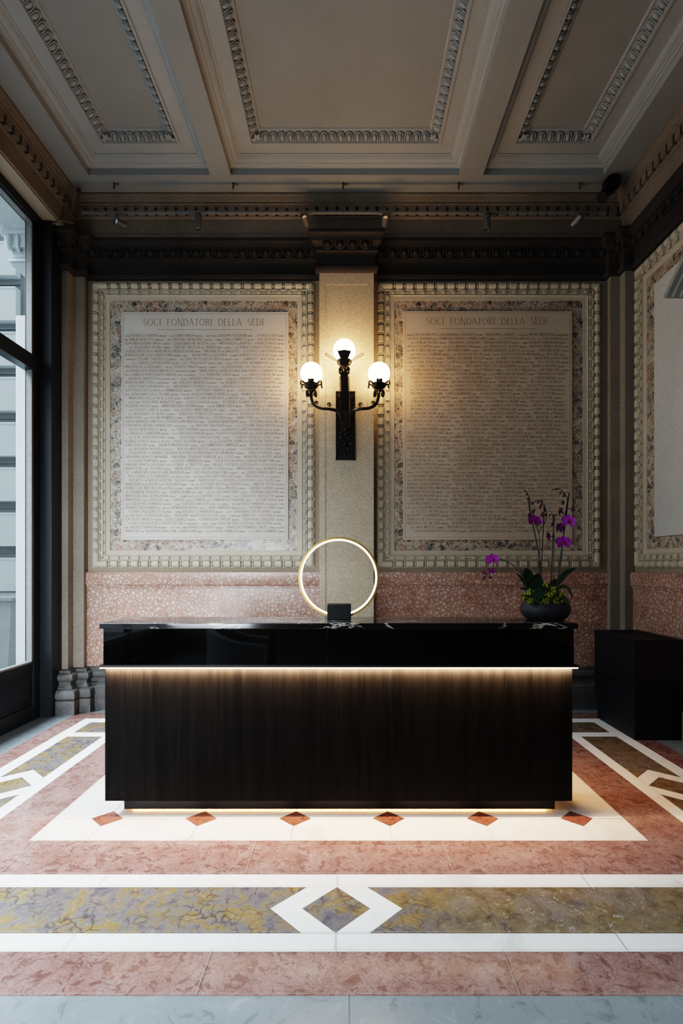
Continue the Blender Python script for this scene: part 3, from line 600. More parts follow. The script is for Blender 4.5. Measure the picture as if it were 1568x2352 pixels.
RT = """march SALVATORE PES di VILLAMARINA e D'AZEGLIO roma - MUNICIPIO di FIRENZE - comm avv PIETRO BERTOLINI montebelluna
SOCIETA ANONIMA per la FERROVIA VERONA CAPRINO GARDA verona - cav FOLLETTO di MACRA roma - avv SAUL ALMAGIA roma
~cav GIORGIO MYLIUS milano - PROVINCIA di FERRARA - ARTURO BARANZINI milano - comm ANNIBALE BERLINGIERI roma
ANGELO SCHEPISI messina - avv UGO BERNASCOLI milano - dott FRANCESCO ALLIEVI milano - RAFFAELE BOREA RICCI roma
avv RICCARDO BIGLIA torino - ANTONIO FARINA milano - ORAZIO GIUSEPPE GLISENTI villa cogozzo - ANTONIO BONO milano
~dott NICOLA CERBORI milano - cav AUGUSTO PICCIO roma - conte TULLIO CANTONI MAMIANI della ROVERE roma
TOMMASO CANGER londra - NINO LAZZARONI TICOZZI milano - cav RINO CASTOLDI milano - MUNICIPIO di MANTOVA
comm CESARE PENATI milano - cav FRANCESCO BIANCHI roma - ing DOMENICO BARBICELLI roma - UGO SPANGHER milano
~cav CAMILLO BECK PECCOZ gressoney - RICCARDO TROCCHI ALESSANDRI civitanova - PEDRO PARADISI milano
dott MARIO ANGELINI roma - VIERI PINUCCI firenze - VASCO PINUCCI firenze - OTTAVIO CHIELLINI pisa - VITTORIO OPIS cagliari
~VITTORIO VERNAZZA genova - cav ANTONIO SOMAINI como - cav CARLO BOCCIO MARZET torino - PROVINCIA di PAVIA
~PAOLO CONFALONIERI milano - dott ANGELO ARPIS milano - IGNAZIO CIOTTI torino - cav EMILIO BERNER milano
~~LINA VALDANI buenos aires - ANTONIO STEFANO BENNI milano - ENRICO BINDA milano - PROVINCIA di VENEZIA
~cav GAETANO ROSI milano - rag FRANCESCO GIRLA milano - CARLO BIATTI roma - GIO.BATTA benvenuto cassinelli
~ing OSVALDO PEDRONI milano - cav ERMENEGILDO MARAZZI CASTIGLIONI milano - AGOSTINO CAROZZI CASTELLI milano
~PROVINCIA di CAGLIARI - CARLO MARINONI como - FRANCESCO ARROCCO milano - RICCARDO CALCATERRA milano
~~cav GIOVANNI DE SANCTIS milano - comm ANTONIO CONI milano - PROVINCIA della CALABRIA CITERIORE cosenza
~GEROLAMO CANEVARO genova - cav DINO TARABINI roma - cav DOMENICO CALORE padova - OSVALDO CAFIERO barletta
~ing CARLO BELGIR milano - AERO CLUB D'ITALIA roma - dott ANDREA CARLO PIVA milano - PROVINCIA di PADOVA
~PROVINCIA di UDINE - cav dott ANTONIO TAFURO roma - BANCA POPOLARE cremona - cav FILIPPO MERONI milano
~ing RINALDO NEGRI milano - GUSTAVO CACCIA firenze - dott prof FELICE GINOTTI buenos aires - PROVINCIA di PERUGIA
~ITALO CANTONI di ROBERTO milano - PROVINCIA di MASSA CARRARA - MUNICIPIO di ROMA - MUNICIPIO di MILANO
PROVINCIA di PORTO MAURIZIO - march ALESSANDRO BOURBERO torino - SOCIETA ANONIMA LOMBARDA cementi torino
~~IGINO CIPULLO buenos aires - FRANCESCO BRIANZONI milano - cav GUGLIELMO BERNER milano
~~GIOVANNI BOERIS buenos aires - ENEA BEVILACQUA napoli - ADOLFO DAUBREE torino - UMBERTO AVANZINI milano
ALESSANDRO LACCHIO milano - rag MARIO BALLIN venezia - EMILIO KUPFER milano - PROVINCIA di CHIETI
DOMENICO CRIVANZOLA milano - cav UMBERTO LONGO milano - cav ALESSANDRO VALLETTI BORGNINI milano - PROVINCIA di PISA
GIUSEPPE ANTONIO PAPPATERRA mormanno - PIETRO ZONCADA milano - magg FILIPPO FERRAJOLI roma - PROVINCIA di PARMA
cav CARLO DELL'ACQUA milano - ing LOUIS B. CRAVEN roma - MARIO BORGOGNA roma - GIUSEPPE CALZOLARI milano
PROVINCIA di BERGAMO - cav PIO PAOLO del BORGO NETOLITZKY pisa - BRUTO RIOLCATI padova - PROVINCIA di RAVENNA
~SILVIO DESTEFANIS torino - EMILIO de CHANTAL venezia - FRANCESCO NICODO BELGRANO san francisco
~PROVINCIA di REGGIO EMILIA - cav GIOVANNI XECONTI montevideo - PASQUALE BARBERIS genova - FELICE PIAZZA roma
CARLO RONCHI e C. milano - GIOVANNI CISMONDI savigliano - EZEQUIEL PAZ buenos aires - PROVINCIA di AVELLINO
dott ENRICO TERGOLA montecatini - cav DOMENICO BENVENUTO milano - MENOTTI FALCHI san paolo - MUNICIPIO di PARMA
~CIRCOLO ITALIANO san paolo - LUIGI UCCELLI brescia - RAFFAELE MOLINI napoli - DARIO VALENTINI torino
march GIACOMO PINELLI GENTILE tagliolo monferrato - PIETRO SPINELLI milano - SERAFINO RENSENBERGER milano
cav GIOVANNI CERNUSCHI milano - ANGELO TRONCANA di PIETRO brescia - GIOVANNI BANIN milano - PROVINCIA di TORINO
dott RINALDO GIANOLI milano - FERDINANDO MALAGNOLI roma - PROVINCIA della CALABRIA ULTRA PRIMA reggio
MANUEL AYALA MUNOZ guayaquil - SOCIETA degli INGEGNERI milano - PIETRO STRAMBINI milano - FAUSTO BERETTA milano
ENRICO ARGENTINO MICHELINI cordoba - ing CARLO GARBO milano - avv LODOVICO BARBO milano - PROVINCIA di TRAPANI
ANTONIO PUGLIESE milano - cap GEROLAMO E.VAGNE milano - MARIO PARISINI milano - EVARISTO DELL ACQUA milano
GIOVANNI PINARDI buenos aires - PIETRO MERLINI milano - rag CARLO BARCONI milano - AMERIANE BORDIANI milano
~GIUSEPPE TERZONI milano - ENRICO TAIANA milano - ditta E.BARONI e C. milano - ENRICO A.ROLANDO milano
GIAN RICCARDO CELLA milano - ing GUIDO BERNAREGGI milano - LUIGI BROGLIO e GAETANO - MUNICIPIO di VARESE
cav dott GIUSEPPE CRIVELLI SERBELLONI milano - prof GIOVANNI CHINI milano - avv GIOVANNI ALESCHI milano
~avv FELICE MOJA milano - comm DINO BRANCA milano - s e fulgen comm PIO CARLO DI MARIA milano
GIUSEPPE GALIMBERTI milano - FRANCESCO BRIOSCHI di E. milano - rag GIAN CARLO GALLARATI SCOTTI milano
AURELIO BOSATO milano - FIAT-FABBRICA ITALIANA AUTOMOBILI torino - avv comm GIUSEPPE BARONI milano
RODOLFO DE MICHELI milano - ALBERTO HIRSCHLER milano - prof dott EUGENIO GRECO milano - ANTONIO MAURI
~dott MAX MEUCCI livorno - PROVINCIA di GROSSETO - rag PAOLO MAGGIONI milano - avv CESARE BORGONOVO
~~GIOVANNI BATTISTA GANNI livorno - BARTOLOMEO BOGGIO ivrea - STEFANO G.CAVALLERO torino""".split('\n')
def tablet(u0, u1, v0, v1, lines, label, at, lm, tm):
    t = thing('inscribed_tablet', label, 'plaque', at, 'inscribed tablets')
    obj('slab', MB().box((u0, v0, .004), (u1, v1, .028)).xf(UB), tm, t, bevel=.003)
    ln = MB(); a = .021; q = .0014; zn = .0292
    for (x0, y0, x1, y1) in ((u0 + a, v0 + .026, u1 - a, v0 + .026), (u0 + a, v1 - a, u1 - a, v1 - a), (u0 + a, v0 + .026, u0 + a, v1 - a), (u1 - a, v0 + .026, u1 - a, v1 - a)):
        ln.add([(x0 - q, y0 - q, zn), (x1 + q, y0 - q, zn), (x1 + q, y1 + q, zn), (x0 - q, y1 + q, zn)], [(0, 1, 2, 3)])
    W = u1 - u0; c = (u0 + u1) / 2; yr = v1 - .178
    ti = MB(); ti.add([(c - .465, yr - .0018, zn), (c + .465, yr - .0018, zn), (c + .465, yr + .0018, zn), (c - .465, yr + .0018, zn)], [(0, 1, 2, 3)])
    for s in (-1, 1): ti.add([(c + s * .465 - .003, yr - .006, zn), (c + s * .465 + .003, yr - .006, zn), (c + s * .465 + .003, yr + .006, zn), (c + s * .465 - .003, yr + .006, zn)], [(0, 1, 2, 3)])
    obj('border_line', ln.xf(UB), lm, t, smooth=0)
    h = .065; words = 'SOCI FONDATORI DELLA SEDE'.split(); ls = .13; tot = 1.232
    ws = [text_width(w, ls) for w in words]; gap = (tot - sum(ws) * h) / 3; x = c - tot / 2
    for w, wd in zip(words, ws): write(ti, w, x, v1 - .137, h, ls, serif=True, tk=.095, tn=.05); x += wd * h + gap
    obj('title_lettering', ti.xf(UB), lm, t, smooth=0)
    tx = MB(); h = .0262; y0 = v1 - .240; dy = (y0 - (v0 + .086)) / (len(lines) - 1)
    for k, s in enumerate(lines):
        ins = .04 + .035 * s.count('~'); s = s.replace('~', ''); av = W - 2 * ins
        wd = text_width(s, .12) * h; xs = av / wd
        write(tx, s, u0 + ins, y0 - k * dy - h * .4, h, .12, xs, tk=.15, tn=.085)
    obj('names_lettering', tx.xf(UB), lm, t, smooth=0)
tablet(-2.262, -.589, H + .262, H + 2.547, LT, 'pale marble tablet of engraved names between window and wall lamp', (-1.425, DW, H + .262), 'letter', 'tablet')
tablet(.561, 2.256, H + .262, H + 2.556, RT, 'pale marble tablet of engraved names partly behind the purple orchid', (1.41, DW, H + .262), 'letter2', 'tablet2')
# monument on the right wall
mo = thing('wall_monument', 'plain grey stone tablet with projecting cornice on the side wall', 'plaque', (XW, 3.2, H + .27))
obj('slab', MB().box((-4.90, H + .262, .004), (-1.6, H + 2.547, .028)).xf(UR), 'greywall', mo, bevel=.003)
mc = MB(); tt = .76
for p_, off, th in ((.24, 0, .05), (.20, .045, .05), (.16, .09, .06), (.09, .15, .09)):
    u0, v0, ua = -4.35 + off * .8, H + 2.16 - off * .28, -3.72; va = v0 + tt * (ua - u0)
    for s_g in (1, -1):
        f = lambda u: ua + s_g * (u - ua)
        mc.prism([(f(u0), v0, .026), (ua, va, .026), (ua, va - th, .026), (f(u0 + .03), v0 - th * .55, .026)][::s_g], (0, 0, p_))
mc.box((-4.13, H + 2.08, .026), (-3.31, H + 2.13, .09)).box((-4.15, H + 2.13, .026), (-3.29, H + 2.165, .13)).prism([(-4.13, H + 2.165, .026), (-3.31, H + 2.165, .026), (-3.72, H + 2.45, .026)], (0, 0, .035)).box((-4.08, H + .9, .026), (-3.36, H + 2.08, .055))
obj('cornice', mc.xf(UR), 'monstone', mo)
# ------------------------------------------------------------------ glazed steel front on the left
GX = -2.93
wf = MB().box((-2.96, 5.095, 0), (-2.775, 5.27, H + 3.25)).box((GX - .04, YB + .4, H + 3.17), (-2.86, 5.095, H + 3.25)).box((GX - .04, YB + .4, H + 1.80), (-2.87, 5.095, H + 1.935))
for y in (4.99, 3.05, 2.95, .9, -1.2): wf.box((GX - .035, y, 0), (-2.885, y + .105, H + 3.17))
wf.box((GX - .03, YB + .4, 0), (-2.89, 5.0, .14)).box((GX - .02, YB + .4, .14), (-2.905, 5.0, .46)).box((GX - .03, YB + .4, .46), (-2.89, 5.0, .53))
for y0, y1 in ((3.2, 4.95), (1.05, 2.9)): wf.box((GX, y0, .19), (-2.898, y1, .41))
win = struct('window_1', wf, 'steel', bevel=.004)
ledge = MB()
for a, b in ((3.15, 4.99), (1.0, 2.95), (-1.1, .9)):
    ledge.box((GX - .012, a, .53), (-2.893, b, .545)); ledge.box((GX - .012, b - .018, .53), (-2.893, b, H + 1.80)); ledge.box((GX - .012, b - .018, H + 1.935), (-2.893, b, H + 3.17)); ledge.box((GX - .012, a, H + 3.155), (-2.893, b, H + 3.17))
obj('glazing_bead', ledge, 'track', win)
for a, b in ((3.15, 4.99), (1.0, 2.95), (-1.1, .9)):
    obj('pane', MB().poly([(GX, a, .53), (GX, b, .53), (GX, b, H + 1.80), (GX, a, H + 1.80)]), 'glass', win, smooth=0)
    obj('pane', MB().poly([(GX, a, H + 1.935), (GX, b, H + 1.935), (GX, b, H + 3.17), (GX, a, H + 3.17)]), 'glass', win, smooth=0)
# outside: courtyard
struct('ground', MB().box((-12, -6, -.25), (-3.2, 12, -.06)), 'pave', label='pale courtyard paving outside the window')
DX = 8.0
fa = MB(); per = 103.8 * DX / F; zc = H - (645 - VY) * DX / F
fa.box((-9, DX + .12, -.06), (-3.3, DX + .4, 7.2), 1)
xr = (36 - VX) * DX / F
for k in range(-1, 9):
    z1 = zc - k * per - .085; z0 = z1 - (per - .17)
    if z1 < .35: continue
    fa.box((-9, DX, max(z0, .1)), (xr, DX + .13, z1), 0); fa.box((-9, DX + .085, z0 - .095), (xr, DX + .13, z0 - .075), 1); fa.box((-9, DX - .012, z1 - .035), (xr, DX, z1), 0)
struct('wall_exterior', fa, ['facade', 'facade2'], bevel=.01)
pr = MB(); d = 5.30; xa, xb = (36 - VX) * d / F, -2.97
pr.box((xa, d, -.06), (xb, d + .25, H + 2.45)); pz = lambda y: H - (y - VY) * d / F
for (y0, y1, ex) in ((612, 606, .03), (606, 600, .045), (600, 594, .02), (594, 588, .03), (588, 560, .02), (575, 548, .06), (548, 540, .09), (540, 520, .075), (520, 512, .1)):
    pr.box((xa - ex, d - ex, pz(y0)), (xb, d + .25, pz(y1)))
pr.ball((xa - .03, d - .04, pz(560)), (.05, .05, .09), 10, 8).ball((xa + .06, d - .04, pz(562)), (.03, .04, .09), 10, 8)
pr.box((-3.2, YB, H + 3.235), (-2.965, d + .25, H + 3.252)).box((-3.45, YB, H + 3.3), (-3.2, d + .25, H + 3.7))
struct('trim_9', pr, 'facade', bevel=.004)
pe = MB(); d = 7.4; px = lambda x: (x - VX) * d / F; pz = lambda y: H - (y - VY) * d / F
pe.box((px(-30), d, pz(1505)), (px(38), d + .4, pz(1455))).box((px(-26), d + .03, pz(1455)), (px(38), d + .4, pz(1420)))
pe.tube([(px(24), d + .05, pz(1407)), (px(60), d + .05, pz(1407))], .075, 14).tube([(px(-26), d + .05, pz(1407)), (px(24), d + .05, pz(1407))], .075, 14).box((px(28), d + .04, pz(1397)), (px(60), d + .4, pz(1386)))
pe.box((px(-30), d + .03, -.06), (px(38), d + .4, pz(1505)), 0)
tag(obj('column_pedestal', pe, 'facade', at=(px(10), d + .2, -.06), bevel=.006), 'pale column pedestal with rounded molding outside behind the planter', 'pedestal')
pl = MB(); d = 6.2; c = ((30 - VX) * d / F - .585, d + .585); zt = H - (1372 - VY) * d / F
for z0, z1, s0, s1 in ((-.06, zt - .05, .40, .55), (zt - .05, zt, .575, .585)):
    q0 = [(c[0] + a * s0, c[1] + b * s0, z0) for a, b in ((-1, -1), (1, -1), (1, 1), (-1, 1))]; q1 = [(c[0] + a * s1, c[1] + b * s1, z1) for a, b in ((-1, -1), (1, -1), (1, 1), (-1, 1))]
    pl.add(q0 + q1, [(0, 3, 2, 1), (4, 5, 6, 7), (0, 1, 5, 4), (1, 2, 6, 5), (2, 3, 7, 6), (3, 0, 4, 7)])
tag(obj('planter', pl, 'concrete', at=(c[0], c[1], -.06), bevel=.01), 'tapered grey concrete planter standing outside the window', 'planter')
# ------------------------------------------------------------------ reception desk
BX0, BX1, DB = -1.3666, 1.2707, 3.06
desk = thing('reception_desk', 'long black reception desk with lit groove and marble top', 'desk', ((BX0 + BX1) / 2, 3.2, 0))
obj('countertop', MB().box((-1.388, 3.037, 1.068), (1.295, 3.42, 1.099)), 'marquina', desk, bevel=.002, label='polished black marble countertop with white veins')
SX = (750 - VX) * 3.045 / F
obj('gloss_panel', MB().box((BX0 - .003, 3.045, .862), (SX - .001, 3.39, 1.068)), 'gloss', desk, bevel=.0015, label='mirror-black upper front panel')
obj('gloss_panel', MB().box((SX + .001, 3.045, .862), (BX1 + .003, 3.39, 1.068)), 'gloss', desk, bevel=.0015, label='mirror-black upper front panel')
sh = obj('ledge', MB().box((-1.388, 3.037, .851), (1.295, 3.39, .864)), 'black', desk)
obj('led_strip', MB().box((-1.387, 3.039, .8445), (1.294, 3.052, .851)), 'led', sh, smooth=0, label='warm glowing strip under the ledge')
WX = (776 - VX) * DB / F
obj('front_panel', MB().box((BX0, DB, .093), (WX - .0008, 3.40, .8435)), 'wood', desk, bevel=.001, label='black stained oak front panel')
obj('front_panel', MB().box((WX + .0008, DB, .093), (BX1, 3.40, .8435)), 'wood', desk, bevel=.001, label='black stained oak front panel')
pn = obj('plinth', MB().box((-1.289, 3.135, .014), (1.201, 3.38, .093)), 'black', desk)
obj('plinth_led', MB().box((-1.25, 3.168, .0095), (1.16, 3.19, .0138)).box((-1.25, 3.19, .0095), (-1.22, 3.36, .0138)).box((1.13, 3.19, .0095), (1.16, 3.36, .0138)), 'led2', pn, smooth=0, label='warm glowing strip under the plinth')
obj('foot', MB().box((-1.2, 3.22, .001), (1.1, 3.35, .014)), 'black', pn)
# ring lamp
rl = thing('ring_lamp', 'glowing ring table lamp with black block base on the desk', 'lamp', ((778.5 - VX) * 3.26 / F, 3.28, 1.099))
bx0, bx1 = P(751, 0, 3.2).x, P(806, 0, 3.2).x; zb = P(0, 1389, 3.2).z
obj('base', MB().box((bx0, 3.2, 1.0995), (bx1, 3.32, zb)), 'black', rl, bevel=.003)
rc = P(777.5, 1326, 3.26); R = 89 * 3.26 / F
ring = MB(); lt = MB(); nn = 96
def band(mb, r0, r1, y0, y1):
    vs = []; fs = []
    for i in range(nn):
        a = 2 * PI * i / nn
        for r, y in ((r1, y0), (r1, y1), (r0, y1), (r0, y0)): vs.append((rc.x + r * math.cos(a), y, rc.z + r * math.sin(a)))
    for i in range(nn):
        j = (i + 1) % nn
        for k in range(4): fs.append((i * 4 + k, i * 4 + (k + 1) % 4, j * 4 + (k + 1) % 4, j * 4 + k))
    mb.add(vs, fs)
band(ring, R - .002, R + .009, 3.247, 3.273)
lt.tube([(rc.x + (R - .007) * math.cos(2 * PI * i / nn), 3.258, rc.z + (R - .007) * math.sin(2 * PI * i / nn)) for i in range(nn)], .0065, 8, closed=True)
obj('ring', ring, 'bronze', rl); obj('light_tube', lt, 'ringlight', rl, label='glowing white inner light tube')
# ------------------------------------------------------------------ black cabinet on the right
cb = thing('low_cabinet', 'black low cabinet with framed inset top against the side wall', 'cabinet', (2.55, 4.76, 0))
c0, c1, yc0, yc1, zt = 2.334, 2.72, 4.41, 5.10, .818
obj('body', MB().box((c0, yc0, .18), (2.78, yc1 + .02, .43)).box((c0, yc0, .42), (c1 + .03, yc1 + .02, zt - .03)), 'cab', cb, bevel=.002)
obj('plinth', MB().box((c0 + .004, yc0 + .004, .0015), (2.78, yc1 - .03, .18)), 'cab', cb, bevel=.002)
tp = MB().box((c0 - .004, yc0 - .004, zt - .03), (c0 + .07, yc1 + .02, zt)).box((c1 - .05, yc0 - .004, zt - .03), (c1 + .03, yc1 + .02, zt)).box((c0 + .07, yc0 - .004, zt - .03), (c1 - .05, yc0 + .05, zt)).box((c0 + .07, yc1 - .04, zt - .03), (c1 - .05, yc1 + .02, zt))
obj('top_frame', tp, 'cab', cb, bevel=.002); obj('top_panel', MB().box((c0 + .073, yc0 + .053, zt - .03), (c1 - .053, yc1 - .043, zt - .008)), 'black', cb)
# ------------------------------------------------------------------ wall lamp
wlamp = thing('wall_lamp', 'black wrought iron wall lamp with three lit globes', 'wall lamp', P(793, 1057, DP))
bp = MB(); a, b = P(771, 1057, DP), P(815.5, 900, DP)
bp.box((a.x, DP - .012, a.z), (b.x, DP + .004, b.z)); w = b.x - a.x
for x0, x1 in ((a.x, a.x + .014), (b.x - .014, b.x)): bp.box((x0, DP - .022, a.z), (x1, DP - .01, b.z))
bp.box((a.x, DP - .022, a.z), (b.x, DP - .01, a.z + .014)).box((a.x, DP - .022, b.z - .014), (b.x, DP - .01, b.z))
for k in range(26):
    for x in (a.x + .024, b.x - .024): bp.ball((x, DP - .014, a.z + .03 + k * (b.z - a.z - .06) / 25), .006, 6, 4)
obj('backplate', bp, 'iron', wlamp)
for px, py in ((778, 911), (808, 911)):
    r = MB(); c = P(px, py, DP - .02)
    for k in range(12):
        t = 2 * PI * k / 12; d_ = Vector((math.cos(t), 0, math.sin(t))); m = Matrix((d_.cross(Vector((0, 1, 0))), Vector((0, 1, 0)), d_)).transposed(); r.ball(c + d_ * .018, (.005, .006, .017), 6, 5, mat=m)
    obj('rosette', r.ball(c, .01, 8, 6), 'iron', wlamp)
gr = MB()
for k in range(46):
    t = random.random(); px = 793 + random.uniform(-1, 1) * (15 - 9 * abs(t - .45)); py = 985 + t * 55
    gr.ball(P(px, py, DP - .026 - random.random() * .014), random.uniform(.007, .012), 7, 5)
for k in range(9):
    t = 2 * PI * k / 9; gr.ball(P(790 + 7 * math.cos(t), 1030 + 7 * math.sin(t), DP - .03), (.008, .008, .012), 6, 5)
gr.tube([P(792, 1045, DP - .014), P(790.5, 1005, DP - .016), P(792, 980, DP - .02)], .006, 6)
obj('ornament', gr, 'iron', wlamp)
DA, DG = DP - .13, DP - .17
po = MB(); n = 30
pp = [(795, 985, DP - .03, .026), (794, 968, DP - .07, .034), (793, 945, DA, .036), (791.5, 900, DA, .036), (790.5, 868, DA, .036), (790.5, 840, DA, .038)]
vs = []
for x, y, d, hw in pp:
    c = P(x, y, d); vs += [c + Vector((-hw, -.028, 0)), c + Vector((hw, -.028, 0)), c + Vector((hw, .024, 0)), c + Vector((-hw, .024, 0))]
po.add(vs, [(0, 1, 2, 3), (23, 22, 21, 20)] + [(4 * i + k, 4 * i + 4 + k, 4 * i + 4 + (k + 1) % 4, 4 * i + (k + 1) % 4) for i in range(5) for k in range(4)])
for k in range(n):
    py = 866 + k * 3.9; xc = 790.5 + 2.5 * k / n
    for sx in (-1, 1):
        c = P(xc + sx * 9.0, py, DA - .012); po.tube([c + Vector((.0085 * math.cos(t), 0, .0075 * math.sin(t))) for t in [2 * PI * q / 8 for q in range(8)]], .0034, 5, closed=True)
po.lathe(P(794, 992, DP - .03), (0, 0, 1), [(.004, 0), (.022, .02), (.034, .06), (.03, .09)], 10)
obj('post', po, 'iron', wlamp)
def scroll(mb, c, r, s, turns=1.6):
    pts = []
    for k in range(25):
        t = k / 24; a = -PI / 2 + s * t * turns * 2 * PI; q = r * (1 - .8 * t); pts.append(c + Vector((q * math.cos(a), 0, q * math.sin(a))))
    mb.tube(pts, .0048, 6)
def bez(ps, n=20):
    out = []
    for i in range(len(ps) - 1):
        p0 = ps[max(i - 1, 0)]; p1 = ps[i]; p2 = ps[i + 1]; p3 = ps[min(i + 2, len(ps) - 1)]
        for k in range(n): 
            t = k / n; out.append(.5 * ((2 * p1) + (p2 - p0) * t + (2 * p0 - 5 * p1 + 4 * p2 - p3) * t * t + (3 * p1 - p0 - 3 * p2 + p3) * t ** 3))
    return out + [ps[-1]]
for s in (-1, 1):
    fx = lambda x: 791.5 + s * (791.5 - x)
    ap = [P(fx(783), 962, DA), P(fx(780), 950, DA), P(fx(772), 943, DA), P(fx(755), 939, DG), P(fx(735), 937, DG), P(fx(720), 928, DG), P(fx(714.5), 912, DG), P(fx(714), 898, DG)]
    am = MB().tube(bez(ap, 6), .0155, 10)
    scroll(am, P(fx(755), 929, DG), .021, -s); scroll(am, P(fx(727), 925, DG), .02, s)
    obj('arm', am, 'iron', wlamp)
def holder(mb, c, k, top):
    """socket cup under a globe whose centre is c"""
    r = 25.3 * DG / F
    mb.lathe(c - Vector((0, 0, r + .048)), (0, 0, 1), [(.016, -.03), (.026, -.02), (.03, 0), (.056, .012), (.07, .03), (.074, .056), (.064, .06), (.056, .05)], 6 if not top else 8)
    for j in range(6):
        t = PI / 6 + j * PI / 3; d_ = Vector((math.cos(t), math.sin(t), 0)); b = c - Vector((0, 0, r + .01))
        if not top: mb.tube(bez([b + d_ * .05, b + d_ * .08 + Vector((0, 0, .022)), b + d_ * .104 + Vector((0, 0, .026)), b + d_ * .112 + Vector((0, 0, -.008))], 4), .0095, 6)
        lo = b + Vector((0, 0, -.05)); mb.tube(bez([lo + d_ * .036, lo + d_ * .052 + Vector((0, 0, -.018)), lo + d_ * .05 + Vector((0, 0, -.045)), lo + d_ * .034 + Vector((0, 0, -.035)), lo + d_ * .038 + Vector((0, 0, -.022))], 4), .0095, 6)
    # front strap leaf
    h = .055 if top else .03; w0, w1 = (.037, .05) if top else (.028, .028); z = c.z - r
    q = [(c.x - w0, c.y - .075, z - .05), (c.x + w0, c.y - .075, z - .05), (c.x + w0, c.y - .082, z + .0), (c.x + w1 * (1.3 if top else 1), c.y - .088 - (.03 if top else 0), z + h), (c.x, c.y - .085 - (.03 if top else 0), z + h + (.012 if top else 0)), (c.x - w1 * (1.3 if top else 1), c.y - .088 - (.03 if top else 0), z + h), (c.x - w0, c.y - .082, z)]
    mb.prism(q, (0, .008, 0))
for i, (px, py) in enumerate(((715, 858), (790.5, 805), (870, 858))):
    c = P(px, py, DG); m = MB(); holder(m, c, i, i == 1)
    if i == 1:
        for s in (-1, 1):
            b = c + Vector((s * .07, -.02, -.098)); m.tube(bez([b, b + Vector((s * .055, 0, .035)), b + Vector((s * .10, 0, .062)), b + Vector((s * .108, 0, .05)), b + Vector((s * .08, 0, .03)), b + Vector((s * .01, 0, -.008))], 5), .0035, 5)
    hd = obj('lamp_holder', m, 'iron', wlamp)
    obj('globe', MB().ball(c, 25.3 * DG / F, 32, 20), 'globe', wlamp, smooth=180, label='lit white glass globe')
# ------------------------------------------------------------------ track lights
DT = 5.165; zt = P(0, 488.5, DT).z
tk = MB().box((P(188, 0, DT).x, DT - .014, zt - .008), (P(1392, 0, DT).x, DT + .014, zt + .008))
HK = (262, 535, 787.5, 1053, 1331)
for x in HK: q = P(x, 0, DT).x; tk.tube([(q, DT, zt), (q, DT, ZC - .03)], .0012, 5)
tag(obj('light_track', tk, 'track', at=(0, DT, zt)), 'long thin grey light track hanging under the dentil cornice', 'light track')
HL = ('first ceiling hook from the window, above the corner end of the track', 'second ceiling hook from the window, below the plaster beam', 'middle ceiling hook straight above the wall lamp', 'second ceiling hook from the black projector', 'last ceiling hook beside the black projector')
hk = MB(); q = P(HK[0], 0, DT).x
hk.lathe((q, DT, ZC), (0, 0, -1), [(.012, 0), (.012, .004), (.005, .006), (.005, .03), (.009, .032), (.009, .055), (.003, .058)], 10)
hk.tube([Vector((q + .03 + .016 * math.cos(t), DT, ZC - .012 + .012 * math.sin(t))) for t in [2 * PI * k / 12 for k in range(12)]], .003, 5, closed=True).tube([(q, DT, ZC - .025), (q + .02, DT, ZC - .02)], .003, 5)
h0 = tag(obj('ceiling_hook', hk, 'pipe', at=(q, DT, ZC)), HL[0], 'hook', 'ceiling hooks along the track')
for x, lb in zip(HK[1:], HL[1:]):
    o = h0.copy(); C.objects.link(o); o.location = (P(x, 0, DT).x, DT, ZC); o['label'] = lb
def spot(x, aim, label, lens, tilted, y=500):
    X = P(x, 0, DT).x
    t = thing('track_spotlight', label, 'spotlight', (X, DT, zt), 'spotlights on the track')
    obj('adapter', MB().box((X - .07, DT - .016, zt - .013), (X + .07, DT + .016, zt - .0075)), 'track', t)
    a = Vector(aim).normalized()
    if tilted:
        c = P(x, y, DT - .03); s = c - a * .04
        obj('stem', MB().tube([(X, DT, zt - .01), (X, DT, zt - .03), c - a * .01], .006, 6), 'spot', t)
        hd = obj('head', MB().lathe(s, a, [(.028, -.045), (.031, -.042), (.032, 0), (.035, .03), (.0355, .062), (.033, .062), (.029, .04), (.001, .036)], 24), 'spot', t)
        obj('lens', MB().lathe(s, a, [(.022, .041), (.012, .046), (.001, .048)], 18), lens, hd, label='pale round spotlight lens')
    else:
        hd = obj('head', MB().lathe((X, DT, zt - .012), (0, 0, -1), [(.029, 0), (.031, .003), (.031, .105), (.0295, .107), (.0295, .110), (.031, .112), (.031, .146), (.028, .148), (.024, .13), (.001, .125)], 24), 'spot', t)
        obj('lens', MB().lathe((X, DT, zt - .012), (0, 0, -1), [(.022, .123), (.001, .12)], 18), 'black', hd)
spot(269, (-.5, -.85, -.08), 'tilted grey spotlight nearest the window corner', 'lens2', True, 509)
spot(455, (0, 0, -1), 'upright grey cylinder spotlight above the left tablet', None, False)
spot(699, (-.18, -.95, .22), 'small spotlight facing out, on the window side of the pilaster capital', 'lens', True, 499)
spot(885, (.02, -.97, .2), 'small spotlight facing out, on the orchid side of the pilaster capital', 'lens', True, 500)
spot(1118, (0, 0, -1), 'upright grey cylinder spotlight above the right tablet', None, False)
spot(1330, (.5, -.75, .4), 'tilted grey spotlight just below the black projector', 'lens', True, 500)
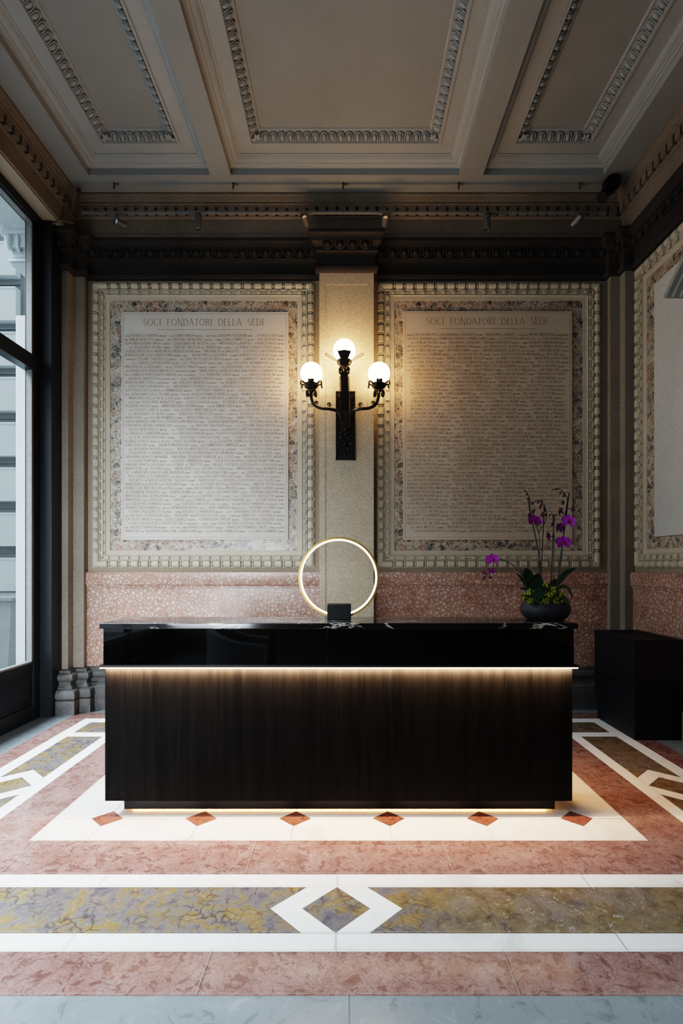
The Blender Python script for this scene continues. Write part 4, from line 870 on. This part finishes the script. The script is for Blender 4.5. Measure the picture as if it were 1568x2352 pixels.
# black projector in the corner
pj = thing('ceiling_projector', 'black projector spotlight clamped in the ceiling corner', 'projector', P(1402, 411, 5.1))
a, b = P(1403, 424, 5.08), P(1380, 458, 5.0); ax = (b - a).normalized()
obj('housing', MB().lathe(a - ax * .05, ax, [(.05, -.02), (.075, 0), (.078, .05), (.07, .10), (.05, .13)], 8), 'black', pj)
obj('barrel', MB().lathe(a + ax * .08, ax, [(.042, 0), (.044, .11), (.052, .115), (.052, .14), (.04, .14)], 20), 'black', pj)
obj('bracket', MB().tube([P(1404, 420, 5.1), Vector((P(1404, 420, 5.1).x + .02, 5.14, ZC))], .016, 8).lathe((P(1404, 420, 5.1).x + .02, 5.14, ZC - .012), (0, 0, 1), [(.04, 0), (.04, .012)], 16), 'black', pj)
# conduit in the left corner
cdp = bez([P(181, 437, 5.16), P(178, 458, 5.18), P(175, 478, 5.2), P(174, 497, 5.2), P(170, 512, 5.18)], 6)
cn = MB().tube(cdp, .013, 8).tube(bez([P(168, 512, 5.165), P(150, 508, 5.13), P(138, 506, 5.12), P(119, 514, 5.10)], 6), .009, 8).lathe(P(181, 438, 5.16), (0, 0, 1), [(.02, -.004), (.02, .02)], 12)
tag(obj('conduit_pipe', cn, 'pipe', at=P(181, 437, 5.16)), 'bent grey conduit pipe running down the ceiling corner by the window', 'pipe')
# ------------------------------------------------------------------ orchid
DO = 3.22
def O(x, y, dd=0): return P(1070 + x / 5.227, 1100 + y / 5.227, DO + dd)
orc = thing('potted_orchid', 'purple orchid with dark stakes in a round charcoal bowl', 'plant', O(952, 1700))
pc = O(950, 0); s_ = DO / F; zb = 1.0995
obj('bowl', MB().lathe((pc.x, DO, zb), (0, 0, 1), [(.085, 0), (.105, .004), (.128, .025), (.141, .05), (.1435, .066), (.140, .085), (.128, .106), (.112, .118), (.106, .119), (.104, .112), (.118, .10), (.05, .085), (.001, .085)], 40), 'pot', orc, smooth=60)
mm = MB()
for k in range(230):
    a = random.random() * 2 * PI; r = math.sqrt(random.random()) * .125; x = pc.x + r * math.cos(a); y = DO + r * math.sin(a)
    z = zb + .118 + .03 * (1 - (r / .125) ** 2) + random.uniform(-.012, .02)
    if r > .1: z = zb + .112 + random.uniform(-.012, .012)
    q = random.uniform(.006, .014); mm.ball((x, y, z), (q, q, q * random.uniform(.7, 1.5)), 6, 4)
for (x, y, r, n) in ((700, 1415, 50, 30), (760, 1370, 40, 20), (950, 1300, 40, 24), (1010, 1390, 70, 40), (980, 1475, 40, 22), (1090, 1430, 70, 34), (780, 1480, 25, 12), (1050, 1330, 30, 14), (1070, 1490, 30, 10)):
    for k in range(n): q = random.uniform(.005, .011); mm.ball(O(x + random.gauss(0, .5) * r, y + random.gauss(0, .5) * r, -.09 + random.uniform(-.03, .03)), q, 6, 4)
mo_ = obj('moss', mm, 'moss', orc, smooth=60, label='yellow-green moss filling the bowl'); mo_['kind'] = 'stuff'
def stemline(pts, r, name, mat, dd=0): obj(name, MB().tube(bez([O(*p) if len(p) == 3 else O(p[0], p[1], dd) for p in pts], 5), r, 7), mat, orc)
for pts, dd in (([(905, 1330), (868, 880), (770, 420), (745, 245)], .02), ([(895, 1330), (905, 1000), (925, 600), (940, 310)], .0), ([(1015, 1330), (1035, 900), (1055, 425)], -.01), ([(1085, 1350), (1140, 900), (1187, 560), (1235, 165)], -.03), ([(757, 1400), (705, 1220), (655, 1083)], -.06)):
    stemline(pts, .0036, 'stake', 'stick', dd)
for pts, dd in (([(865, 1330), (872, 1100), (884, 800), (870, 650), (840, 570), (800, 470), (768, 330), (765, 250), (740, 180), (690, 130)], .01), ([(870, 655), (905, 590), (955, 500), (968, 430), (940, 340), (905, 275), (850, 250)], .01), ([(1045, 1300), (1052, 1000), (1062, 770), (1045, 560), (1042, 450), (1020, 405)], -.015), ([(1120, 1330), (1135, 1100), (1160, 800), (1180, 520), (1205, 330), (1212, 240), (1180, 175), (1110, 118), (1032, 132)], -.035), ([(752, 1390), (725, 1280), (690, 1190), (650, 1135), (560, 1035), (450, 978), (350, 968), (330, 1010), (325, 1070), (260, 1140), (215, 1190)], -.06), ([(290, 1100), (285, 1175)], -.06), ([(850, 570), (900, 530)], 0), ([(1145, 390), (1190, 430)], -.03), ([(1215, 350), (1275, 365)], -.03), ([(1000, 690), (1040, 692)], -.01)):
    stemline(pts, .0024, 'stem', 'stem', dd)
def petal(L, W, cup=.25, n=8, m=5):
    b = MB(); vs = []; fs = []
    for i in range(n + 1):
        s = i / n; w = W * (math.sin(PI * min(1, s * .93 + .05)) ** .65) * (.55 + .45 * s)
        for j in range(m):
            t = (j / (m - 1) - .5) * 2; vs.append((w * t * .5, -cup * L * (s * s * .4 + .25 * (t * t) * s) , L * s))
    for i in range(n):
        for j in range(m - 1): fs.append((i * m + j, i * m + j + 1, (i + 1) * m + j + 1, (i + 1) * m + j))
    return b.add(vs, fs)
def flower(x, y, size, yaw, roll, dd, pitch=0):
    c = O(x, y, dd); s = size * s_ / 5.227
    R_ = Matrix.Rotation(math.radians(yaw), 4, 'Z') @ Matrix.Rotation(math.radians(pitch), 4, 'X') @ Matrix.Rotation(math.radians(roll), 4, 'Y')
    b = MB(); jit = lambda: random.uniform(-7, 7)
    for ang, L, W, yo in ((0, .95, .75, .06), (125, .95, .7, .06), (-125, .95, .7, .06), (72, 1.0, 1.25, 0), (-72, 1.0, 1.25, 0)):
        b.merge(petal(L, W, random.uniform(.15, .4)), Matrix.Translation((0, yo, 0)) @ Matrix.Rotation(math.radians(ang + jit()), 4, 'Y'))
    T = Matrix.Translation(c) @ R_ @ Matrix.Scale(s, 4)
    f = obj('flower', b.xf(T), 'petal', orc, smooth=60)
    l = MB().ball((0, -.16, -.08), (.12, .14, .2), 8, 6).ball((.14, -.16, -.05), (.1, .05, .13), 8, 6).ball((-.14, -.16, -.05), (.1, .05, .13), 8, 6).ball((0, -.16, .1), (.07, .1, .08), 8, 6)
    obj('lip', l.xf(T), 'lip', f, smooth=60)
for a in ((812, 500, 80, 8, 0, -.01), (757, 442, 46, 45, 10, .03), (880, 512, 46, -45, 20, .01), (1130, 395, 64, 46, -28, -.03), (1230, 510, 88, -30, 8, -.06), (1118, 592, 70, 28, 15, -.045), (980, 690, 64, 50, 8, -.02), (1165, 762, 90, -12, 0, -.06), (316, 968, 78, -18, -5, -.08), (305, 1100, 56, 20, 200, -.06, -50), (212, 1125, 46, 50, 190, -.06, -45)):
    flower(*a)
for (x, y, r) in ((705, 150, 12), (728, 188, 13), (740, 235, 16), (795, 293, 19), (802, 395, 23), (820, 372, 13), (830, 270, 11), (860, 278, 16), (905, 270, 18), (900, 315, 16), (885, 345, 16), (943, 365, 21), (918, 430, 28), (960, 430, 16), (1003, 435, 15), (1080, 435, 12), (1052, 485, 20), (1032, 545, 20), (1085, 122, 12), (1130, 170, 16), (1172, 198, 20), (1158, 285, 24), (1280, 365, 26), (205, 1192, 21), (285, 1180, 21)):
    q = r * s_ / 5.227 * 1.0; dd = .01 if x < 1000 and x > 400 else (-.02 if x < 1100 and x > 400 else -.045)
    if x < 400: dd = -.06
    obj('bud', MB().ball(O(x, y, dd), (q * .92, q * .92, q * 1.12), 10, 8), 'bud', orc, smooth=180)
def leaf(pts, w, dd, nrm=(0, -1, 0.2), name='leaf'):
    c = bez([O(p[0], p[1], dd + (p[2] if len(p) > 2 else 0)) for p in pts], 5); n = len(c); vs = []; fs = []; nr = Vector(nrm).normalized(); W = w * s_ / 5.227
    for i, p in enumerate(c):
        t = (c[min(i + 1, n - 1)] - c[max(i - 1, 0)]).normalized(); sd = t.cross(nr).normalized(); u = i / (n - 1); ww = W * max(.04, (math.sin(PI * (u * .88 + .10)) ** .6)) if u < .995 else W * .03
        for j in (-1, -.5, 0, .5, 1): vs.append(p + sd * ww * j * .5 - nr * (.10 * ww * (1 - abs(j)) * -1) * -1)
    for i in range(n - 1):
        for j in range(4): fs.append((i * 5 + j, i * 5 + j + 1, (i + 1) * 5 + j + 1, (i + 1) * 5 + j))
    obj(name, MB().add(vs, fs), 'leaf', orc, smooth=180)
leaf([(800, 1330), (770, 1230), (735, 1140), (700, 1085, -.02)], 130, -.03)
leaf([(850, 1360), (850, 1280), (840, 1200), (830, 1145, -.02)], 165, -.07, (0, -1, .3))
leaf([(940, 1285), (890, 1350, -.03), (840, 1410, -.05), (800, 1445, -.06)], 115, -.09, (.2, -1, .5))
leaf([(790, 1340), (720, 1320, -.02), (655, 1320, -.03)], 75, -.05, (0, -.6, 1))
leaf([(1040, 1320), (1120, 1215), (1210, 1125), (1312, 1070)], 70, -.01, (.2, -1, .3))
leaf([(1090, 1320), (1170, 1290), (1235, 1330), (1275, 1435)], 44, -.04, (.3, -1, .5))
leaf([(1110, 1420), (1180, 1430), (1250, 1500)], 60, -.09, (.1, -.8, .8))
leaf([(720, 1290), (670, 1200), (605, 1130)], 36, .0, (0, -.8, .6)); leaf([(740, 1270), (690, 1215), (610, 1222)], 28, .02, (0, -.5, .9))
leaf([(980, 1380), (1010, 1290), (1080, 1200)], 60, .02)
# ------------------------------------------------------------------ armchair beside the camera (seen mirrored in the desk)
ac = thing('armchair', 'dark grey tub armchair mirrored in the glossy desk front', 'armchair', (-1.15, .3, 0))
obj('seat', MB().box((-1.42, .02, .22), (-.86, .58, .42)), 'velvet', ac, bevel=.03)
bk = MB(); n = 18
prof = []
for k in range(n + 1):
    t = PI * .5 + PI * (k / n); prof.append((-1.12 + .37 * math.cos(t), .3 + .33 * math.sin(t), .65 + .12 * max(0, math.sin(PI * k / n))))
prof = [(-.82, .63, .62)] + prof + [(-.82, -.03, .62)]
vs = []; fs = []
for x, y, z in prof:
    cx, cy = -1.1, .3; dx_, dy_ = (cx - x), (cy - y); l = math.hypot(dx_, dy_); dx_, dy_ = dx_ / l * .07, dy_ / l * .07
    vs += [(x, y, .16), (x, y, z), (x + dx_, y + dy_, z), (x + dx_, y + dy_, .16)]
for i in range(len(prof) - 1):
    for k in range(4): fs.append((i * 4 + k, i * 4 + (k + 1) % 4, i * 4 + 4 + (k + 1) % 4, i * 4 + 4 + k))
fs += [(0, 1, 2, 3), tuple(len(vs) - 4 + k for k in (3, 2, 1, 0))]
obj('backrest', bk.add(vs, fs), 'velvet', ac, bevel=.015)
for x in (-1.36, -.92):
    for y in (.08, .52): obj('leg', MB().tube([(x, y, .22), (x, y, .001)], [.022, .014], 10), 'black', ac)
# ------------------------------------------------------------------ light
w = bpy.data.worlds.new('world'); SC.world = w; w.use_nodes = True
bg = w.node_tree.nodes['Background']; bg.inputs[0].default_value = (.80, .91, 1.0, 1); bg.inputs[1].default_value = 1.7
def area(name, loc, aim, sx, sy, power, col, spread):
    l = bpy.data.lights.new(name, 'AREA'); l.shape = 'RECTANGLE'; l.size = sx; l.size_y = sy; l.energy = power; l.color = col; l.spread = math.radians(spread)
    o = bpy.data.objects.new(name, l); C.objects.link(o); o.location = loc
    o.rotation_euler = (Vector(aim) - Vector(loc)).to_track_quat('-Z', 'Y').to_euler(); return o
area('daylight_high', (-5.2, 2.2, 6.6), (-1.6, 2.4, 0), 5.0, 2.0, 740, (.79, .905, 1), 70)
area('daylight_courtyard', (-3.35, 3.4, 1.9), (0, 3.6, .6), 2.6, 2.4, 26, (.78, .90, 1), 150)
area('daylight_behind', (-2.0, -1.2, 4.3), (-1.1, 1.8, 0), 2.2, 1.4, 34, (.84, .92, 1), 64)
area('added_low_fill', (-2.2, -2.7, 1.2), (-2.0, 5.4, .7), 1.2, 1.5, 42, (.84, .92, 1), 46)  # unseen lamp added inside the room to brighten the left tablet
area('led_groove_lamp', (-.047, 3.046, .8436), (-.047, 3.0595, .815), 2.63, .006, 95, (1, .64, .38), 150)
area('added_amber_fill', (1.05, 3.75, .75), (1.95, 3.35, 0), .3, .3, 7.5, (1, .52, .2), 120)  # hidden lamp added behind the desk to warm the floor on its right
# ------------------------------------------------------------------ render settings
SC.view_settings.view_transform = 'Filmic'; SC.view_settings.look = 'High Contrast'; SC.view_settings.exposure = -0.35
cy = SC.cycles; cy.use_denoising = True; cy.use_adaptive_sampling = True; cy.adaptive_threshold = .05; cy.max_bounces = 8; cy.diffuse_bounces = 3; cy.glossy_bounces = 4; cy.transparent_max_bounces = 8
cy.caustics_reflective = False; cy.caustics_refractive = False; cy.sample_clamp_indirect = 6
